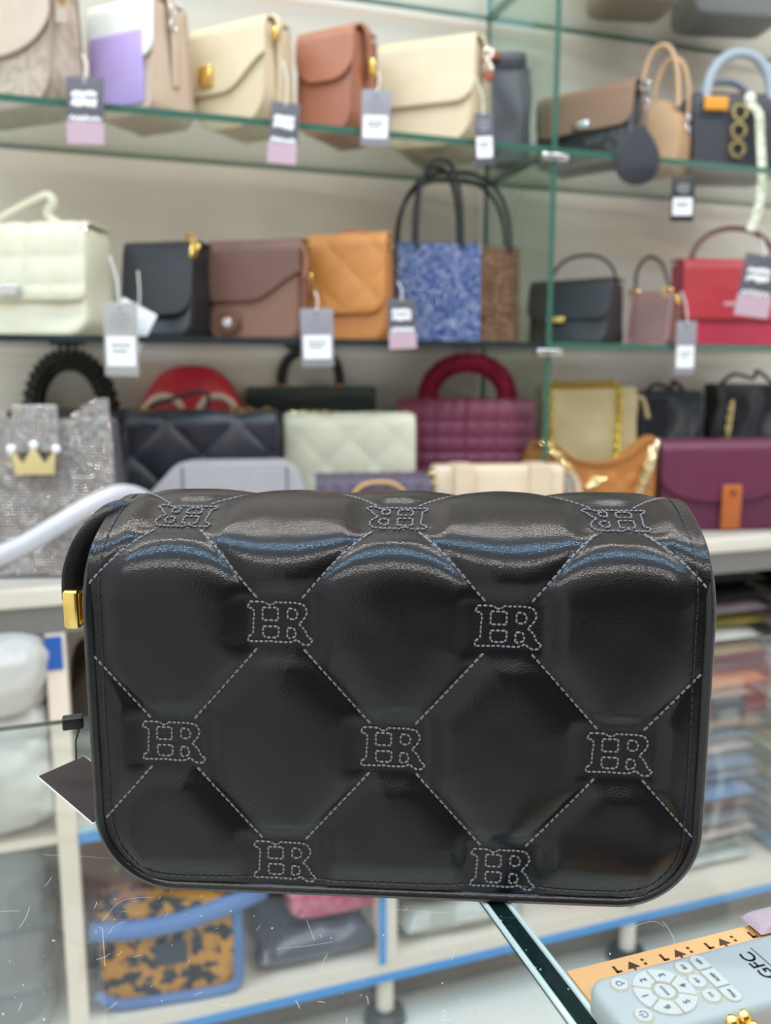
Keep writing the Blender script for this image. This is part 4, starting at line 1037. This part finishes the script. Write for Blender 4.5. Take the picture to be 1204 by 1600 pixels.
def btn(x, y, r, txt=None, size=.0028, sy=1.0):
    c = [(x+r*math.cos(k*math.pi/12), y+r*sy*math.sin(k*math.pi/12)) for k in range(24)]
    def lay(q, z): return [Vector((x+(a-x)*q, y+(b-y)*q, z)) for a, b in c]
    g = build('button', MB().rings([lay(1, zt-.001), lay(1, zt+.0004), lay(.93, zt+.0007)]), BTN, rm)
    build('rim', MB().tube([Vector((a, b, zt+.0001)) for a, b in lay2(c, x, y, 1.07)], .00022, 5, closed=True), RING, g)
    if txt: put_text(txt, size, (x, y, zt+.0008), g, RINK)
    return g
def lay2(c, x, y, q): return [(x+(a-x)*q, y+(b-y)*q) for a, b in c]
wx, wy = -.0270, .0003
for k in range(6):                            # six key segments round a centre key
    a0 = R(180-60*k); num = str(k+1); pts = []
    for q in range(9): a = a0+R(28)*(q/4-1); pts.append((wx+.0104*math.cos(a), wy+.0104*math.sin(a)))
    for q in range(9): a = a0-R(26)*(q/4-1); pts.append((wx+.0046*math.cos(a), wy+.0046*math.sin(a)))
    g = build('button', MB().rings([[Vector((x, y, z)) for x, y in pts] for z in (zt-.001, zt+.0006)]), BTN, rm, False)
    build('rim', MB().tube([Vector((x, y, zt+.0002)) for x, y in pts], .0002, 5, closed=True), RING, g)
    put_text(num, .0034, (wx+.0076*math.cos(a0), wy+.0076*math.sin(a0), zt+.0008), g, RINK)
g = btn(wx, wy, .0036); put_text('BOOST', .0014, (wx, wy, zt+.0008), g, RINK)
g = btn(-.0402, -.0066, .0030)
mb = MB(); mb.tube([(-.0402+.0013*math.cos(R(a)), -.0066+.0013*math.sin(R(a)), zt+.0008) for a in range(215, 505, 15)], .00018, 5); mb.tube([(-.0402, -.0066, zt+.0008), (-.0419, -.0066, zt+.0008)], .00018, 5)
build('power_symbol', mb, RINK, g)
g = btn(-.0395, .0080, .0030); mb = MB().torus((-.0397, .0080, zt+.0008), .0010, .00018, 'z', 12, 5); mb.tube([(-.0385, .0076, zt+.0008), (-.0378, .0076, zt+.0008)], .0002, 5); build('lamp_symbol', mb, RINK, g)
for y, tx in ((.0078, '8H'), (.0008, '4H'), (-.0064, '1H')): btn(-.0134, y, .0031, tx, .0021)
for y, hy, tx in ((.0085, .0033, 'LED'), (.0003, .0040, 'SLEEP'), (-.0078, .0033, 'Timer')):
    e = .0028
    pts = [(-.0064-e, y-hy), (-.0064+e, y-hy), (-.0064+e, y+hy), (-.0064-e, y+hy)]
    if tx == 'LED': pts = [(-.0064-e, y-hy), (-.0064+e, y-hy)] + [(-.0064+e*math.cos(R(a)), y+hy-e+e*math.sin(R(a))) for a in range(0, 181, 20)]
    if tx == 'Timer': pts = [(-.0064+e, y+hy), (-.0064-e, y+hy)] + [(-.0064+e*math.cos(R(a)), y-hy+e+e*math.sin(R(a))) for a in range(180, 361, 20)]
    g = build('button', MB().rings([[Vector((x, q, z)) for x, q in pts] for z in (zt-.001, zt+.0006)]), BTN, rm, False)
    build('rim', MB().tube([Vector((x, q, zt+.0002)) for x, q in pts], .0002, 5, closed=True), RING, g)
    put_text(tx, .0017, (-.0064, y, zt+.0008), g, RINK)
for dx, dy in ((0, 0), (.0001, .0001), (-.0001, .0001)): put_text('GFC', .0072, (.0128+dx, .0010+dy, zt+.0001), rm, RINK)
build('logo_underline', MB().box((.0166, -.0072, zt), (.0170, .0092, zt+.0002)), RINK, rm, False)
tr = thing('gold_trinket', 'gold beaded trinket lying in front of the remote control', 'trinket', on_Z(1142, 1590, ZCT+.010))
tr.location.z = ZCT+.0042
for k, (x, y, z) in enumerate(((0, 0, .0042), (.0052, .0004, .0044), (.0014, -.0036, .0026), (.0062, -.0030, .0024))): build('bead', MB().sphere((x, y, z+.0), .0026, 12, 8), GOLD, tr)
build('pin', MB().tube([(.006, 0, .004), (.013, .001, .0038)], .0006, 6), GOLD, tr)
# ------------------------------------------------------------------ goods in the storage cabinet
def pillow(w, d, h, amp=.3, seed=0, nu=14, nv=10):
    """soft packed bundle: w across, d deep, h high, standing on z=0"""
    def top(u, v, s_):
        x, y = (u-.5)*w, (v-.5)*d; e = (1-abs(2*u-1)**5)*(1-abs(2*v-1)**5)
        n_ = noise.noise(Vector((x*26+seed, y*26, s_*3)))*amp*h*e
        wob = noise.noise(Vector((x*14+seed, y*14, 5)))*.06*w
        return Vector((x+wob*(1-e), y+wob*(1-e)*.5, h*.5+s_*h*.5*e**.4 + (n_ if s_ > 0 else -abs(n_)*.0)))
    mb = MB(); mb.grid(lambda u, v: top(u, v, 1), nu, nv); mb.grid(lambda u, v: top(1-u, v, -1), nu, nv); return mb
def wrap_mat(col, rough=.22):
    return leather(col, rough, .8, 60, .3, 0, .5)
ORD = ['lowest', 'second', 'third', 'fourth', 'fifth', 'sixth', 'seventh', 'eighth', 'ninth', 'tenth', 'eleventh', 'twelfth', 'thirteenth', 'fourteenth', 'fifteenth', 'sixteenth', 'seventeenth', 'eighteenth', 'nineteenth', 'twentieth', 'topmost']
COLS = [('pale grey', '#c9ccc8'), ('sage grey', '#9ba397'), ('pinkish grey', '#c5b4ae'), ('mid grey', '#8d8d90'), ('salmon', '#b9877a'), ('slate blue', '#6f86a8'), ('lavender blue', '#8d90b4'), ('steel blue', '#5d6f8d'), ('rosy grey', '#b8a3a2'),
        ('blue grey', '#8697ac'), ('brown beige', '#93795f'), ('dark grey', '#3d3d42'), ('pale yellow', '#cfca9c'), ('orange', '#c98442'), ('charcoal', '#45464a'), ('tan', '#a98f63'), ('whitish', '#d4d2ca'), ('olive', '#8a7f3c'), ('dusty pink', '#8f7f84'), ('black', '#1d1d20'), ('jet black', '#141416')]
rr = random.Random(21)
top_z = ZB-.075
for c, (px0, w) in enumerate(((1096, .20), (1262, .18))):
    z = ZLOW+.002; x = on_Y(px0, 1180, 1.15).x+.02
    n = 21
    for k in range(n):
        h = (top_z-ZLOW)/n; nm, col = COLS[(k+c*5) % 19] if k < 18 else COLS[k]
        o = build('wrapped_garment', pillow(w*rr.uniform(.92, 1.05), .20, h*1.02, .12, k*3.1+c), wrap_mat(col))
        o.location = (x+rr.uniform(-.008, .008), 1.235+rr.uniform(-.012, .012), z); z += h
        tag(o, f'{nm} plastic wrapped garment, {ORD[k]} of the ' + ('tall stack right of the black bag' if c == 0 else 'stack at the picture edge'), 'garment', 'plastic wrapped garments in the cabinet')
GG = 'goods in the lower cabinet'
def bundle(label, px, w, d, h, Y, z, mat, amp=.3, seed=0, rz=0, name='wrapped_bundle', cat='bundle', nu=22, nv=16):
    o = build(name, pillow(w, d, h, amp, seed, nu, nv), mat); o.location = (on_Y(px, 1450, Y).x, Y, z); o.rotation_euler = (0, 0, rz)
    return tag(o, label, cat, GG)
bundle('pale grey flat packages lowest in the middle bay of the cabinet', 690, .20, .2, .05, 1.212, ZLOW+.001, wrap_mat('#b4b4aa'), .2, 3)
bundle('beige grey wrapped package on top of the pale grey one in the middle bay', 700, .19, .18, .05, 1.215, ZLOW+.056, wrap_mat('#a8a496'), .2, 5)
bundle('silver grey wrapped package topmost in the middle bay', 690, .18, .16, .07, 1.215, ZLOW+.112, wrap_mat('#b4b4b8'), .3, 7)
bundle('magenta wrapped package beside the blue taped post', 885, .13, .17, .10, 1.205, ZLOW+.001, wrap_mat('#b03a62'), .2, 9)
bundle('dark grey wrapped package in front under the pink furry bundle', 480, .18, .16, .05, 1.195, ZLOW+.001, wrap_mat('#55555e'), .3, 11)
bundle('olive cream folded bag between the leopard bag and the pink bundle', 425, .09, .10, .14, 1.33, ZLOW+.001, leather('#b5b08a', .5), .15, 12)
PK = pattern('pink_knit', '#d05a78', '#ec9cae', 60, .5, .2, rough=.8)
bundle('pink textured bundle lying above the dark grey package', 515, .165, .15, .11, 1.20, ZLOW+.058, PK, .45, 13)
bundle('burgundy bundle with cream spots behind the leopard bag', 240, .24, .09, .25, 1.33, ZLOW+.001, pattern('burgundy_spots', '#d9d7a4', '#a84a56', 26, .33, .04, 'vor', .5), .1, 14)
bundle('dark brown bag on the middle board behind the white post', 205, .14, .14, .22, 1.22, zm+.001, leather('#35291f', .5), .1, 15)
# leopard print bag with blue trim
f = fit(150, 372, 1412, 1.108, -6, ZLOW, D=.10, ym=1500)
W, D, H = f['W'], f['D'], f['H']
t = thing('leopard_bag', 'orange and black leopard print bag with blue trim seen through the counter glass', 'handbag', f['loc'], f['th'], GG)
LEO = pattern('leopard_print', '#191c24', '#d1902e', 46, .47, .03, rough=.6)
build('body', body_mesh(W, D, H, .02, .2, soft=.012, seed=3), LEO, t)
BT = leather('#5f7fb4', .6)
build('top_trim', MB().tube(spline([(-W*.52, -.006, H*.93), (-W*.2, -.012, H*.92), (W*.15, -.010, H*.95), (W*.52, -.004, H*1.06), (W*.7, .01, H*1.08)], 7), .013, 10), BT, t)
build('bottom_trim', MB().tube(spline([(-W*.52, -.004, .03), (-W*.35, -.006, .010), (0, -.006, .008), (W*.4, -.006, .009), (W*.5, -.004, .02)], 6), .0075, 8), BT, t)
build('side_trim', MB().tube([(W*.5, -.002, .02), (W*.5, .004, H*.6), (W*.5, .008, H)], .008, 8), BT, t)
build('side_trim', MB().tube([(-W*.5, -.002, .02), (-W*.5, .004, H*.5), (-W*.5, .008, H*.9)], .006, 8), leather('#2b3348', .6), t)
plate(t, W*.02, -.002, H*.56, .045, .034, .003, leather('#2a3242', .5), 'patch', .001)
# plastic wrapped bundles left of the white post
FW = film('white_plastic_film', '#d6d4cd', .75, .16); FG = film('clear_plastic_film', '#8f9696', .5, .1)
def film_bundle(label, pts, Y, d, mat, inner, seed):
    a = on_Y(pts[0], pts[1], Y); b = on_Y(pts[2], pts[3], Y); w, h = b.x-a.x, a.z-b.z
    t = thing('plastic_bundle', label, 'plastic bundle', ((a.x+b.x)/2, Y+d/2, b.z), 0, GG)
    def lump(w, d, h, k):
        rg = []
        for j in range(33):
            v = j/32; s_ = (math.sin(math.pi*min(max(v*.94+.03, 0), 1)))**.16
            rg.append([Vector((math.copysign(abs(math.cos(a_))**.35, math.cos(a_))*w/2*s_, math.copysign(abs(math.sin(a_))**.35, math.sin(a_))*d/2*s_, v*h)) for a_ in [2*math.pi*q/72 for q in range(72)]])
        for r_ in rg:
            for p in r_:
                n_ = noise.noise(p*14+Vector((k, 0, 0)))*.022+abs(noise.noise(p*38+Vector((k, 2, 0))))*.012-.008
                c_ = Vector((p.x, p.y, 0)); c_ = c_.normalized() if c_.length else c_
                p += c_*n_
        return MB().rings(rg)
    build('contents', lump(w*.8, d*.78, h*.9, seed+7), inner, t)
    build('plastic_film', lump(w, d, h, seed), mat, t)
film_bundle('white plastic wrapped bundle under the display board at left', (-110, 1012, 92, 1124), 1.062, .24, FW, leather('#cfc6ba', .6), 1)
film_bundle('milky plastic wrapped bundle beneath the upper white one', (-120, 1142, 100, 1316), 1.062, .24, FW, leather('#c2c8c2', .6), 4)
film_bundle('grey clear plastic bundle on the lowest board left of the white post', (-120, 1345, 98, 1650), 1.09, .24, FG, leather('#4c4c4e', .5), 8)

po = build('fabric_pouch', pillow(.032, .012, .004, .3, 4, 18, 12), leather('#a89499', .6)); po.location = on_Z(1222, 1440, ZCT+.0015)
tag(po, 'pale pink fabric pouch lying beyond the tan card at the right picture edge', 'pouch')
